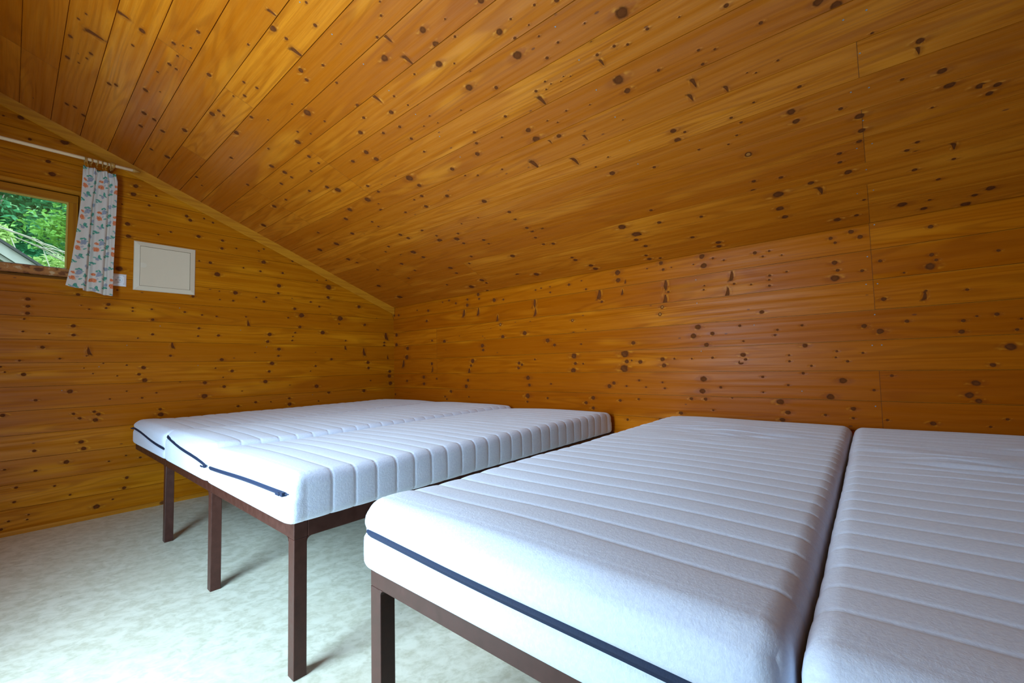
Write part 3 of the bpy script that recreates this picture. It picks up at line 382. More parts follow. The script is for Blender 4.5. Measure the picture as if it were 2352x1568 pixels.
def link_mesh(name, verts, faces, mats, parent=None, smooth=False, kind=None, mat_idx=None):
    me = bpy.data.meshes.new(name)
    me.from_pydata([tuple(v) for v in verts], [], faces)
    for m in (mats if isinstance(mats, (list, tuple)) else [mats]): me.materials.append(m)
    if mat_idx: me.polygons.foreach_set('material_index', mat_idx)
    if smooth: me.polygons.foreach_set('use_smooth', [True] * len(me.polygons))
    me.update()
    o = bpy.data.objects.new(name, me); COL.objects.link(o)
    if parent: o.parent = parent
    if kind: o['kind'] = kind
    return o

def bm_obj(name, bm, mat, parent=None, smooth=False, kind=None, bevel=None, seg=2):
    if bevel:
        bmesh.ops.bevel(bm, geom=list(bm.edges), offset=bevel, segments=seg, affect='EDGES', profile=0.5, clamp_overlap=True)
    bmesh.ops.recalc_face_normals(bm, faces=list(bm.faces))
    me = bpy.data.meshes.new(name); bm.to_mesh(me); bm.free()
    for m in (mat if isinstance(mat, (list, tuple)) else [mat]): me.materials.append(m)
    if smooth: me.polygons.foreach_set('use_smooth', [True] * len(me.polygons))
    o = bpy.data.objects.new(name, me); COL.objects.link(o)
    if parent: o.parent = parent
    if kind: o['kind'] = kind
    return o

def bx(bm, a, b):
    x0, y0, z0 = a; x1, y1, z1 = b
    v = [bm.verts.new(p) for p in ((x0, y0, z0), (x1, y0, z0), (x1, y1, z0), (x0, y1, z0), (x0, y0, z1), (x1, y0, z1), (x1, y1, z1), (x0, y1, z1))]
    for f in ((0, 3, 2, 1), (4, 5, 6, 7), (0, 1, 5, 4), (1, 2, 6, 5), (2, 3, 7, 6), (3, 0, 4, 7)): bm.faces.new([v[i] for i in f])

def box(name, a, b, mat, parent=None, bevel=None, kind=None):
    bm = bmesh.new(); bx(bm, a, b)
    return bm_obj(name, bm, mat, parent, bevel=bevel, kind=kind)

def prism(bm, poly, y0, y1, axis='y'):
    """poly in the two other axes, extruded along axis"""
    def P(p, h): return (p[0], h, p[1]) if axis == 'y' else ((h, p[0], p[1]) if axis == 'x' else (p[0], p[1], h))
    a = [bm.verts.new(P(p, y0)) for p in poly]; b = [bm.verts.new(P(p, y1)) for p in poly]
    n = len(poly)
    bm.faces.new(a); bm.faces.new(list(reversed(b)))
    for i in range(n): bm.faces.new((a[i], b[i], b[(i + 1) % n], a[(i + 1) % n]))

def tube(bm, pts, rad, n=10, cap=True):
    rings = []
    for i, p in enumerate(pts):
        p = Vector(p)
        t = (Vector(pts[min(i + 1, len(pts) - 1)]) - Vector(pts[max(i - 1, 0)])).normalized()
        ref = Vector((0, 0, 1)) if abs(t.z) < 0.9 else Vector((1, 0, 0))
        a = t.cross(ref).normalized(); b = t.cross(a)
        r = rad[i] if isinstance(rad, (list, tuple)) else rad
        rings.append([bm.verts.new(p + (a * math.cos(2 * math.pi * k / n) + b * math.sin(2 * math.pi * k / n)) * r) for k in range(n)])
    for i in range(len(rings) - 1):
        for k in range(n):
            bm.faces.new((rings[i][k], rings[i][(k + 1) % n], rings[i + 1][(k + 1) % n], rings[i + 1][k]))
    if cap:
        bm.faces.new(rings[0]); bm.faces.new(list(reversed(rings[-1])))

# ---------------------------------------------------------------- boarded surfaces
class Boards:
    """collects board faces and knot patches with the attributes the pine material reads"""
    def __init__(self): self.v = []; self.f = []; self.b = []; self.k1 = []; self.k2 = []
    def quad(self, pts, uv, k1=None, k2=None):
        i = len(self.v)
        self.v += [tuple(p) for p in pts]; self.f.append(tuple(range(i, i + len(pts))))
        self.b += [(q[0], q[1], 0.0) for q in uv]
        self.k1 += k1 or [(9.0, 9.0, 0.0)] * len(pts); self.k2 += k2 or [(9.0, 9.0, 0.0)] * len(pts)
    def build(self, name, mat):
        me = bpy.data.meshes.new(name); me.from_pydata(self.v, [], self.f); me.materials.append(mat)
        for nm, data in (('board', self.b), ('knot_near', self.k1), ('knot_next', self.k2)):
            a = me.attributes.new(nm, 'FLOAT_VECTOR', 'POINT')
            a.data.foreach_set('vector', [c for q in data for c in q])
        me.update()
        o = bpy.data.objects.new(name, me); COL.objects.link(o); o['kind'] = 'structure'
        return o

G = 0.0015    # half width of the groove between boards, metres
GD = 0.0085   # its depth
def boarded(name, mat, place, normal, rows, plane, span_fn, vscale):
    """place(u, v) -> point; rows = list of v indices; span_fn(v0, v1) -> list of (u-polygons) as [(u at v0 start, end), (u at v1 start, end)]"""
    B = Boards()
    g = G / vscale
    nv = Vector(normal)
    for i in rows:
        for (a0, a1, b0, b1) in span_fn(i):
            va, vb = i + g, i + 1 - g
            ga = a0 + (b0 - a0) * g; gb = a0 + (b0 - a0) * (1 - g)
            ha = a1 + (b1 - a1) * g; hb = a1 + (b1 - a1) * (1 - g)
            B.quad([place(ga, va), place(ha, va), place(hb, vb), place(gb, vb)], [(ga, va), (ha, va), (hb, vb), (gb, vb)])
            # bevel down into the joints on both sides
            B.quad([place(a0, i) - nv * GD, place(a1, i) - nv * GD, place(ha, va), place(ga, va)], [(a0, i + 0.001), (a1, i + 0.001), (ha, va), (ga, va)])
            B.quad([place(gb, vb), place(hb, vb), place(b1, i + 1) - nv * GD, place(b0, i + 1) - nv * GD], [(gb, vb), (hb, vb), (b1, i + 0.999), (b0, i + 0.999)])
    ks = [k for k in KNOTS if k[0] == plane]
    ks.sort(key=lambda k: -k[4])
    for n, (_, ty, u, v, R) in enumerate(ks):
        pi = math.floor(v)
        R = R * (1.0 if ty == 'n' else 1.12)
        ru, rv = {'k': (R * 1.08, R * 0.95), 's': (R * 0.50, R * 1.9), 'n': (0.0028, 0.0028), 'r': (R, R)}[ty]
        eu, ev = (3.2 * ru, 2.05 * rv) if ty != 'n' else (ru, rv)
        v0 = max(v - ev / vscale, pi + g * 1.5); v1 = min(v + ev / vscale, pi + 1 - g * 1.5)
        if v1 <= v0: continue
        u0, u1 = u - eu, u + eu
        # second nearest knot on the same board
        best = None
        for q in ks:
            if q[1] == 'n' or (q[2] == u and q[3] == v) or math.floor(q[3]) != pi: continue
            dd = math.hypot(q[2] - u, (q[3] - v) * vscale) / max(q[4], 0.004)
            if best is None or dd < best[0]: best = (dd, q)
        c = [(u0, v0), (u1, v0), (u1, v1), (u0, v1)]
        k1 = [((a - u) / ru, (b - v) * vscale / rv, rv) for a, b in c]
        tcode = {'k': 0.0, 's': 1.0, 'n': 2.0, 'r': 3.0}[ty]
        k2 = [(9.0, 9.0, tcode)] * 4
        if best and best[0] < 8:
            q = best[1]; qr = q[4] * 1.12
            qu, qv = (qr * 1.08, qr * 0.95) if q[1] != 's' else (qr * 0.5, qr * 1.9)
            k2 = [((a - q[2]) / qu, (b - q[3]) * vscale / qv, tcode) for a, b in c]
        off = nv * (0.00012 + n * 0.0000007)
        B.quad([place(a, b) + off for a, b in c], c, k1, k2)
    return B.build(name, mat)

KNOTS = []
for tok in KN.split():
    q = tok[2:].split(',')
    KNOTS.append((tok[0], tok[1], int(q[0]) / 1000.0, int(q[1]) / 100.0, int(q[2]) / 10000.0))

XL, YB = -3.15, -5.0        # left and front limits of the room
# right wall (x = 0), boards run along y
boarded('wall_right', PINE_WALL, lambda u, v: Vector((0, u, Z0 + v * H)), (-1, 0, 0), range(-11, 1), 'r',
        lambda i: [(YB, 0.0, YB, 0.0)], H)
# gable wall (y = 0) with the window hole
WX0, WX1, WZ0, WZ1 = -3.02, -2.295, 1.480, 2.034
def gable_span(i):
    za, zb = Z0 + i * H, Z0 + (i + 1) * H
    def xr(z): return min(0.0, (CZ + 0.0 - z) / SLOPE)
    ra, rb = xr(za), xr(zb)
    if ra <= XL: return []
    rb = max(rb, XL)
    return [(XL, ra, XL, rb)]
def gable_rows():
    B = []
    for i in range(-11, 12): B.append(i)
    return B
gable = boarded('wall_back', PINE_GABLE, lambda u, v: Vector((u, 0, Z0 + v * H)), (0, -1, 0), gable_rows(), 'g', gable_span, H)
# cut the window opening out of the boards
bm = bmesh.new(); bm.from_mesh(gable.data)
for co, no in (((WX0, 0, 0), (1, 0, 0)), ((WX1, 0, 0), (1, 0, 0)), ((0, 0, WZ0), (0, 0, 1)), ((0, 0, WZ1), (0, 0, 1))):
    bmesh.ops.bisect_plane(bm, geom=list(bm.verts) + list(bm.edges) + list(bm.faces), plane_co=co, plane_no=no)
kill = []
for f in bm.faces:
    c = f.calc_center_median()
    if WX0 < c.x < WX1 and WZ0 < c.z < WZ1: kill.append(f)
bmesh.ops.delete(bm, geom=kill, context='FACES')
bm.to_mesh(gable.data); bm.free()
# ceiling slope, boards run along y
CN = Vector((-SLOPE, 0, -1)).normalized()
boarded('ceiling', PINE_CEIL, lambda u, v: Vector((CX0 + v * CSX, u, CZ - SLOPE * (CX0 + v * CSX))), CN, range(-21, 9), 'c',
        lambda i: [(YB, 0.0, YB, 0.0)] if CX0 + (i + 1) * CSX <= 0.10 else [], CSX * math.sqrt(1 + SLOPE ** 2))

# outer skins that carry the boards
def shell(name, parts, mat, kind='structure'):
    bm = bmesh.new()
    for a, b in parts: bx(bm, a, b)
    return bm_obj(name, bm, mat, kind=kind)
shell('trim_1', [((0.006, YB, -0.05), (0.12, 0.14, 1.62))], PINE_TRIM)
bm = bmesh.new()
prism(bm, [(XL, 0.0), (WX0, 0.0), (WX0, CZ - SLOPE * WX0 + 0.05), (XL, CZ - SLOPE * XL + 0.05)], 0.006, 0.14)
prism(bm, [(WX0, 0.0), (WX1, 0.0), (WX1, WZ0), (WX0, WZ0)], 0.006, 0.14)
prism(bm, [(WX0, WZ1), (WX1, WZ1), (WX1, CZ - SLOPE * WX1 + 0.05), (WX0, CZ - SLOPE * WX0 + 0.05)], 0.006, 0.14)
prism(bm, [(WX1, 0.0), (0.0, 0.0), (0.0, CZ + 0.05), (WX1, CZ - SLOPE * WX1 + 0.05)], 0.006, 0.14)
bm_obj('trim_2', bm, PINE_TRIM, kind='structure')
bm = bmesh.new()
zt = lambda x: CZ - SLOPE * x
prism(bm, [(XL - 0.1, zt(XL - 0.1) + 0.012), (0.13, zt(0.13) + 0.012), (0.13, zt(0.13) + 0.12), (XL - 0.1, zt(XL - 0.1) + 0.12)], YB - 0.1, 0.16)
bm_obj('trim_3', bm, ROOFING, kind='structure')
# floor
box('floor', (XL - 0.12, YB - 0.12, -0.12), (0.12, 0.14, 0.0), LINO, kind='structure')
# unseen wall behind the camera, darkened to cut bounce light, and the wall with the open door
box('wall_front', (XL - 0.12, YB - 0.12, 0.0), (0.0, YB, 3.1), PINE_DARK, kind='structure')
shell('wall_left', [((XL - 0.12, YB, 0), (XL, DOOR_Y0, 3.1)), ((XL - 0.12, DOOR_Y1, 0), (XL, 0.14, 3.1)), ((XL - 0.12, DOOR_Y0, DOOR_H), (XL, DOOR_Y1, 3.1))], PINE_TRIM)
# open door leaf, folded back into the room beside the opening
door = empty('door_1', (XL, DOOR_Y0, 0)); door['kind'] = 'structure'
bm = bmesh.new(); bx(bm, (-1.06, -0.045, 0.01), (-0.14, -0.005, DOOR_H - 0.02)); bm_obj('door_leaf', bm, PINE_TRIM, door, bevel=0.003)
bm = bmesh.new(); tube(bm, [(-1.0, -0.005, 1.0), (-1.0, 0.04, 1.0), (-0.90, 0.045, 1.0)], 0.009); bm_obj('door_handle', bm, BRASS, door, smooth=True)

# sloping moulding where gable and ceiling meet
bm = bmesh.new()
def trim_ring(x):
    z = zt(x)
    return [(x, 0.0, z - 0.062), (x, -0.010, z - 0.066), (x, -0.017, z - 0.060), (x, -0.022, z - 0.012), (x, -0.024, z), (x, 0.0, z)]
prev = None
for x in (XL, -1.8, -0.004):
    cur = [bm.verts.new(p) for p in trim_ring(x)]
    if prev:
        for k in range(6): bm.faces.new((prev[k], prev[(k + 1) % 6], cur[(k + 1) % 6], cur[k]))
    else: bm.faces.new(cur)
    prev = cur
bm.faces.new(list(reversed(prev)))
bm_obj('trim_4', bm, PINE_TRIM, kind='structure')
# base moulding on the gable
bm = bmesh.new()
prism(bm, [(0.0, 0.0), (-0.016, 0.0), (-0.016, 0.014), (-0.011, 0.025), (0.0, 0.028)], XL, -0.001, 'x')
bm_obj('baseboard_back', bm, PINE_TRIM, kind='structure')

# ---------------------------------------------------------------- window
win = empty('window_1', ((WX0 + WX1) / 2, 0.03, WZ0)); win['kind'] = 'structure'
def wpart(name, a, b, mat, bevel=0.002):
    o = ((WX0 + WX1) / 2, 0.03, WZ0)
    return box(name, tuple(a[i] - o[i] for i in range(3)), tuple(b[i] - o[i] for i in range(3)), mat, win, bevel)
# fixed lining of the opening
lin = bmesh.new()
o_ = Vector(((WX0 + WX1) / 2, 0.03, WZ0))
for a, b in (((WX0, 0.0, WZ1 - 0.006), (WX1, 0.14, WZ1)), ((WX0, 0.0, WZ0), (WX1, 0.14, WZ0 + 0.004)),
             ((WX0, 0.0, WZ0 + 0.004), (WX0 + 0.008, 0.14, WZ1 - 0.006)), ((WX1 - 0.008, 0.0, WZ0 + 0.004), (WX1, 0.14, WZ1 - 0.006)),
             ((WX0 + 0.008, 0.052, WZ0 + 0.004), (WX1 - 0.008, 0.12, WZ0 + 0.035)), ((WX0 + 0.008, 0.052, WZ1 - 0.03), (WX1 - 0.008, 0.12, WZ1 - 0.006)),
             ((WX1 - 0.03, 0.052, WZ0 + 0.035), (WX1 - 0.008, 0.12, WZ1 - 0.03)), ((WX0 + 0.008, 0.052, WZ0 + 0.035), (WX0 + 0.03, 0.12, WZ1 - 0.03))):
    bx(lin, Vector(a) - o_, Vector(b) - o_)
bm_obj('window_lining', lin, PINE_SASH, win)
SX0, SX1, SZ0, SZ1 = WX0 + 0.012, WX1 - 0.012, 1.503, 2.021
GX1, GZ0, GZ1 = -2.350, 1.553, 1.974
GX0 = SX0 + 0.05
wpart('top_rail', (SX0, 0.004, GZ1 + 0.0), (SX1, 0.05, SZ1), PINE_SASH)
wpart('bottom_rail', (SX0, 0.004, SZ0), (SX1, 0.05, GZ0), PINE_WORN)
wpart('stile', (GX1, 0.005, GZ0), (SX1, 0.05, GZ1), PINE_SASH_Z)
wpart('stile', (SX0, 0.005, GZ0), (GX0, 0.05, GZ1), PINE_SASH_Z)
bd = bmesh.new()
for a, b in (((GX0, 0.012, GZ1 - 0.009), (GX1, 0.03, GZ1)), ((GX1 - 0.008, 0.012, GZ0), (GX1, 0.03, GZ1 - 0.009)), ((GX0, 0.012, GZ0), (GX0 + 0.008, 0.03, GZ1 - 0.009))):
    bx(bd, Vector(a) - o_, Vector(b) - o_)
bm_obj('glazing_bead', bd, BEAD, win)
wpart('seal', (GX0, 0.010, GZ0 - 0.003), (GX1, 0.03, GZ0 + 0.004), SEALANT, 0.001)
wpart('pane', (GX0, 0.031, GZ0), (GX1, 0.035, GZ1), GLASS, None)
# narrow battens boxing the head of the opening
box('trim_5', (XL, -0.004, WZ1), (WX1 + 0.02, 0.0, WZ1 + 0.02), PINE_TRIM, bevel=0.0015, kind='structure')

# ---------------------------------------------------------------- curtain rod, rings, curtain
ROD_Y, ROD_Z = -0.090, 2.242
rod = tag(empty('curtain_rod', (-2.5, ROD_Y, ROD_Z)), 'thin pale wooden curtain rod with a pointed end, mounted above the window', 'curtain rod')
bm = bmesh.new(); tube(bm, [(-0.58, 0, 0), (0.436, 0, 0)], 0.0105, 14); bm_obj('pole', bm, PINE_DOWEL, rod, smooth=True)
bm = bmesh.new(); tube(bm, [(0.434, 0, 0), (0.437, 0, 0), (0.442, 0, 0), (0.474, 0, 0)], [0.011, 0.0135, 0.0135, 0.0015], 16); bm_obj('finial', bm, RING_WOOD, rod, smooth=True)
bm = bmesh.new()
tube(bm, [(0.325, 0, 0), (0.329, 0, 0), (0.343, 0, 0), (0.347, 0, 0)], [0.014, 0.0175, 0.0175, 0.014], 18)
tube(bm, [(0.336, 0.012, -0.004), (0.336, 0.088, -0.010)], [0.009, 0.012], 12)
bm_obj('bracket', bm, RING_WOOD, rod, smooth=True)
def ring_mesh():
    bm = bmesh.new()
    n, m, R, r = 20, 8, 0.0175, 0.0030
    vs_ = [[bm.verts.new(((r * math.sin(2 * math.pi * j / m)), (R + r * math.cos(2 * math.pi * j / m)) * math.cos(2 * math.pi * i / n), (R + r * math.cos(2 * math.pi * j / m)) * math.sin(2 * math.pi * i / n))) for j in range(m)] for i in range(n)]
    for i in range(n):
        for j in range(m):
            bm.faces.new((vs_[i][j], vs_[(i + 1) % n][j], vs_[(i + 1) % n][(j + 1) % m], vs_[i][(j + 1) % m]))
    tube(bm, [(0, 0, -0.0175), (0, 0, -0.028), (0.002, 0.002, -0.033)], 0.0017, 6)
    bmesh.ops.recalc_face_normals(bm, faces=list(bm.faces))
    me = bpy.data.meshes.new('curtain_ring'); bm.to_mesh(me); bm.free(); me.materials.append(RING_WOOD)
    me.polygons.foreach_set('use_smooth', [True] * len(me.polygons))
    return me
rm = ring_mesh()
ring_x = [-2.292, -2.279, -2.264, -2.237, -2.211, -2.196, -2.174]
ring_lab = ['leftmost tan wooden curtain ring, over the left edge of the floral curtain', 'tan wooden curtain ring, second from the left of the rod\'s rings',
            'tan wooden curtain ring, third from the left, right end of the tight left trio', 'tan wooden curtain ring alone in the middle of the row on the rod',
            'tan wooden curtain ring, third from the right on the rod', 'tan wooden curtain ring, second from the right on the rod',
            'rightmost tan wooden curtain ring, beside the thick rod bracket']
for i, x in enumerate(ring_x):
    o = bpy.data.objects.new('curtain_ring', rm); COL.objects.link(o)
    o.location = (x, ROD_Y, ROD_Z - 0.0085); o.rotation_euler = (0.0, 0.0, [0.1, -0.35, 0.25, 0.15, -0.15, 0.35, -0.1][i])
    tag(o, ring_lab[i], 'curtain ring', 'curtain rings on the rod')

def lerp(a, b, t): return a + (b - a) * t
def pw(pts, x):
    if x <= pts[0][0]: return pts[0][1]
    for (a, fa), (b, fb) in zip(pts, pts[1:]):
        if x <= b: return lerp(fa, fb, (x - a) / (b - a))
    return pts[-1][1]
def build_curtain():
    NS, NTT = 110, 90
    ZT, ZB = 2.199, 1.395
    vs_, fs, cl = [], [], []
    for j in range(NTT + 1):
        t = j / NTT
        left = pw([(0, -2.300), (0.15, -2.303), (0.28, -2.306), (0.46, -2.316), (0.65, -2.329), (0.80, -2.339), (1, -2.360)], t)
        right = pw([(0, -2.143), (0.06, -2.137), (0.3, -2.139), (0.75, -2.146), (1, -2.146)], t)
        for i in range(NS + 1):
            s = i / NS
            x = lerp(left, right, s)
            # three soft folds with two deep valleys
            amp = lerp(0.010, 0.022, min(1, t * 1.6))
            val = math.exp(-((s - pw([(0, 0.46), (0.3, 0.36), (1, 0.46)], t)) / 0.055) ** 2) * 1.5 + math.exp(-((s - pw([(0, 0.78), (1, 0.80)], t)) / 0.045) ** 2) * 1.1
            y = -0.088 - amp * (0.45 + 0.16 * math.sin(s * 17.0 + 0.8 * math.sin(t * 3))) + amp * val
            x += 0.0018 * math.sin(s * 23 + 1.3)
            if t < 0.06:   # gathered heading
                y += 0.0045 * math.sin(s * 70) * (1 - t / 0.06 * 0.5)
                x += 0.0025 * math.sin(s * 55) * (1 - t / 0.06)
            z = lerp(ZT - 0.006 * abs(math.sin(s * 9.4)) - s * 0.008, ZB, t)
            z += t ** 3 * ((0.030 * (1 - s) - 0.004 * math.sin(s * 9)) + (0.012 if s < 0.36 else 0.0))
            vs_.append((x, y, z)); cl.append((s * 0.225 + 0.003, t * 0.80, 0))
    for j in range(NTT):
        for i in range(NS):
            a = j * (NS + 1) + i
            fs.append((a, a + 1, a + NS + 2, a + NS + 1))
    me = bpy.data.meshes.new('curtain')
    O = Vector((-2.22, -0.09, 1.40))
    me.from_pydata([tuple(Vector(v) - O) for v in vs_], [], fs); me.materials.append(CLOTH)
    a = me.attributes.new('cloth', 'FLOAT_VECTOR', 'POINT'); a.data.foreach_set('vector', [c for q in cl for c in q])
    me.polygons.foreach_set('use_smooth', [True] * len(me.polygons)); me.update()
    o = bpy.data.objects.new('curtain', me); COL.objects.link(o); o.location = O
    md = o.modifiers.new('cloth_thickness', 'SOLIDIFY'); md.thickness = 0.0009; md.offset = 0
    return tag(o, 'white cotton curtain printed with orange and blue flowers, drawn to the right of the window', 'curtain')
build_curtain()

# ---------------------------------------------------------------- distribution box and socket on the gable
pn = tag(empty('distribution_box', (-1.867, 0, 1.627)), 'cream metal distribution box cover set in the boards right of the socket', 'electrical box')
def frame_mesh(bm, x0, x1, z0, z1, w, y_out, y_in, y_wall=0.0):
    def rect(a, b, c, d, y): return [bm.verts.new(p) for p in ((a, y, c), (b, y, c), (b, y, d), (a, y, d))]
    r0 = rect(x0, x1, z0, z1, y_wall); r1 = rect(x0, x1, z0, z1, y_out); r1b = rect(x0 + 0.003, x1 - 0.003, z0 + 0.003, z1 - 0.003, y_out - 0.003)
    r2 = rect(x0 + w, x1 - w, z0 + w, z1 - w, y_in); r3 = rect(x0 + w, x1 - w, z0 + w, z1 - w, y_wall)
    for a, b in ((r0, r1), (r1, r1b), (r1b, r2), (r2, r3)):
        for k in range(4): bm.faces.new((a[k], a[(k + 1) % 4], b[(k + 1) % 4], b[k]))
bm = bmesh.new(); frame_mesh(bm, -0.1715, 0.1715, -0.1675, 0.1675, 0.031, -0.004, -0.013); bm_obj('box_frame', bm, PANEL, pn)
box('box_door', (-0.1385, -0.010, -0.1345), (0.1385, -0.001, 0.1345), PANEL, pn, 0.0008)
bm = bmesh.new()
la = [(-0.137, -0.010), (-0.118, -0.010)] + [(-0.118 + 0.014 * math.sin(q), 0.006 - 0.016 * math.cos(q)) for q in [k * math.pi / 8 for k in range(1, 8)]] + [(-0.118, 0.022), (-0.137, 0.022)]
prism(bm, la, -0.0112, -0.0098)
bm_obj('latch', bm, PLASTIC_IN, pn)
tag(pn.children[-1], 'small cream finger latch') if pn.children else None

so = tag(empty('wall_socket', (-2.113, 0, 1.5155)), 'white square wall socket half hidden by the curtain\'s lower right edge', 'socket')
bm = bmesh.new(); frame_mesh(bm, -0.0405, 0.0405, -0.0405, 0.0405, 0.0125, -0.003, -0.0105); bm_obj('socket_frame', bm, PLASTIC, so)
def socket_insert():
    bm = bmesh.new(); n = 32; a = 0.0278
    sq = []
    for k in range(n):
        t = 2 * math.pi * (k + 0.5) / n; c, s = math.cos(t), math.sin(t); m = max(abs(c), abs(s))
        sq.append(bm.verts.new((a * c / m, -0.0112, a * s / m)))
    def ring(r, y): return [bm.verts.new((r * math.cos(2 * math.pi * (k + 0.5) / n), y, r * math.sin(2 * math.pi * (k + 0.5) / n))) for k in range(n)]
    rs = [sq, ring(0.0205, -0.0112), ring(0.0195, -0.0100), ring(0.0190, -0.0008)]
    for p, q in zip(rs, rs[1:]):
        for k in range(n): bm.faces.new((p[k], p[(k + 1) % n], q[(k + 1) % n], q[k]))
    bm.faces.new(rs[-1])
    back = [bm.verts.new((v.co.x, -0.0004, v.co.z)) for v in sq]
    for k in range(n): bm.faces.new((sq[k], back[k], back[(k + 1) % n], sq[(k + 1) % n]))
    return bm
bm_obj('socket_insert', socket_insert(), PLASTIC, so)
for sx in (-0.0095, 0.0095):
    bm = bmesh.new(); tube(bm, [(sx, -0.0007, 0), (sx, -0.0012, 0)], 0.0026, 12); bm_obj('pin_hole', bm, DARK, so)
for sz in (-0.0185, 0.0185):
    box('earth_clip', (-0.0028, -0.0095, sz - 0.0012), (0.0028, -0.0015, sz + 0.0012), BRASS, so)

# ---------------------------------------------------------------- bed platforms
def fillet(bm, origin, du, dn, thick, r=0.012, n=5):
    """small curved weld in the corner between rail (along du) and leg (along -z)"""
    o = Vector(origin); du = Vector(du); dn = Vector(dn); dz = Vector((0, 0, -1))
    poly = [o, o + du * r] + [o + du * r - du * r * math.sin(q) + dz * (r - r * math.cos(q)) for q in [k * math.pi / 2 / n for k in range(1, n)]] + [o + dz * r]
    a = [bm.verts.new(p) for p in poly]; b = [bm.verts.new(p + dn * thick) for p in poly]
    m = len(poly); bm.faces.new(a); bm.faces.new(list(reversed(b)))
    for i in range(m): bm.faces.new((a[i], b[i], b[(i + 1) % m], a[(i + 1) % m]))

XF, TOPZ, RH, T = -2.006, 0.449, 0.050, 0.040
def bed_frame(label, y_start, joints, leg_ys, near_side, far_side_open):
    """rails in a rectangle from y_start (towards the gable) down to the last joint"""
    root = tag(empty('bed_frame', (XF, joints[-1], 0)), label, 'bed frame')
    O = Vector((XF, joints[-1], 0))
    ys = [y_start] + joints
    def B(name, a, b, bev=0.0018):
        return box(name, Vector(a) - O, Vector(b) - O, STEEL, root, bev)
    for a, b in zip(ys, ys[1:]):
        B('foot_rail', (XF, b + 0.0006, TOPZ - RH), (XF + T, a - 0.0006, TOPZ))
        B('head_rail', (-0.052, b + 0.0006, TOPZ - RH), (-0.012, a - 0.0006, TOPZ))
        for k in range(12):
            x = XF + 0.10 + k * 0.163
            box('slat', Vector((x, b + 0.004, TOPZ - 0.022)) - O, Vector((x + 0.07, a - 0.004, TOPZ - 0.006)) - O, BLACK_MESH, root)
    for y in joints + ([y_start - T] if near_side else []):
        B('side_rail', (XF + T + 0.0005, y, TOPZ - RH), (-0.0525, y + T, TOPZ))
    for y in leg_ys:
        bm = bmesh.new()
        bx(bm, Vector((XF, y, 0.0)) - O, Vector((XF + 0.038, y + T, TOPZ - RH)) - O)
        bmesh.ops.bevel(bm, geom=list(bm.edges), offset=0.0018, segments=2, affect='EDGES', profile=0.5)
        fillet(bm, Vector((XF + 0.038, y, TOPZ - RH)) - O, (1, 0, 0), (0, 1, 0), T)
        if near_side and y == leg_ys[0]:
            fillet(bm, Vector((XF, y, TOPZ - RH)) - O, (0, -1, 0), (1, 0, 0), 0.036)
        else:
            fillet(bm, Vector((XF, y + T, TOPZ - RH)) - O, (0, 1, 0), (1, 0, 0), 0.036)
        bm_obj('leg', bm, STEEL, root)
        bm = bmesh.new()
        bx(bm, Vector((-0.05, y, 0.0)) - O, Vector((-0.012, y + T, TOPZ - RH)) - O)
        bm_obj('leg', bm, STEEL, root, bevel=0.0018)
    return root
bed_frame('long brown steel platform bed frame under the three mattresses by the gable wall', -0.012, [-0.856, -1.656, -2.456], [-0.862, -1.662, -2.456], False, True)
bed_frame('brown steel platform bed frame under the two mattresses in the foreground right', -2.868, [-3.690, -4.492], [-2.908, -3.690, -4.492], True, False)

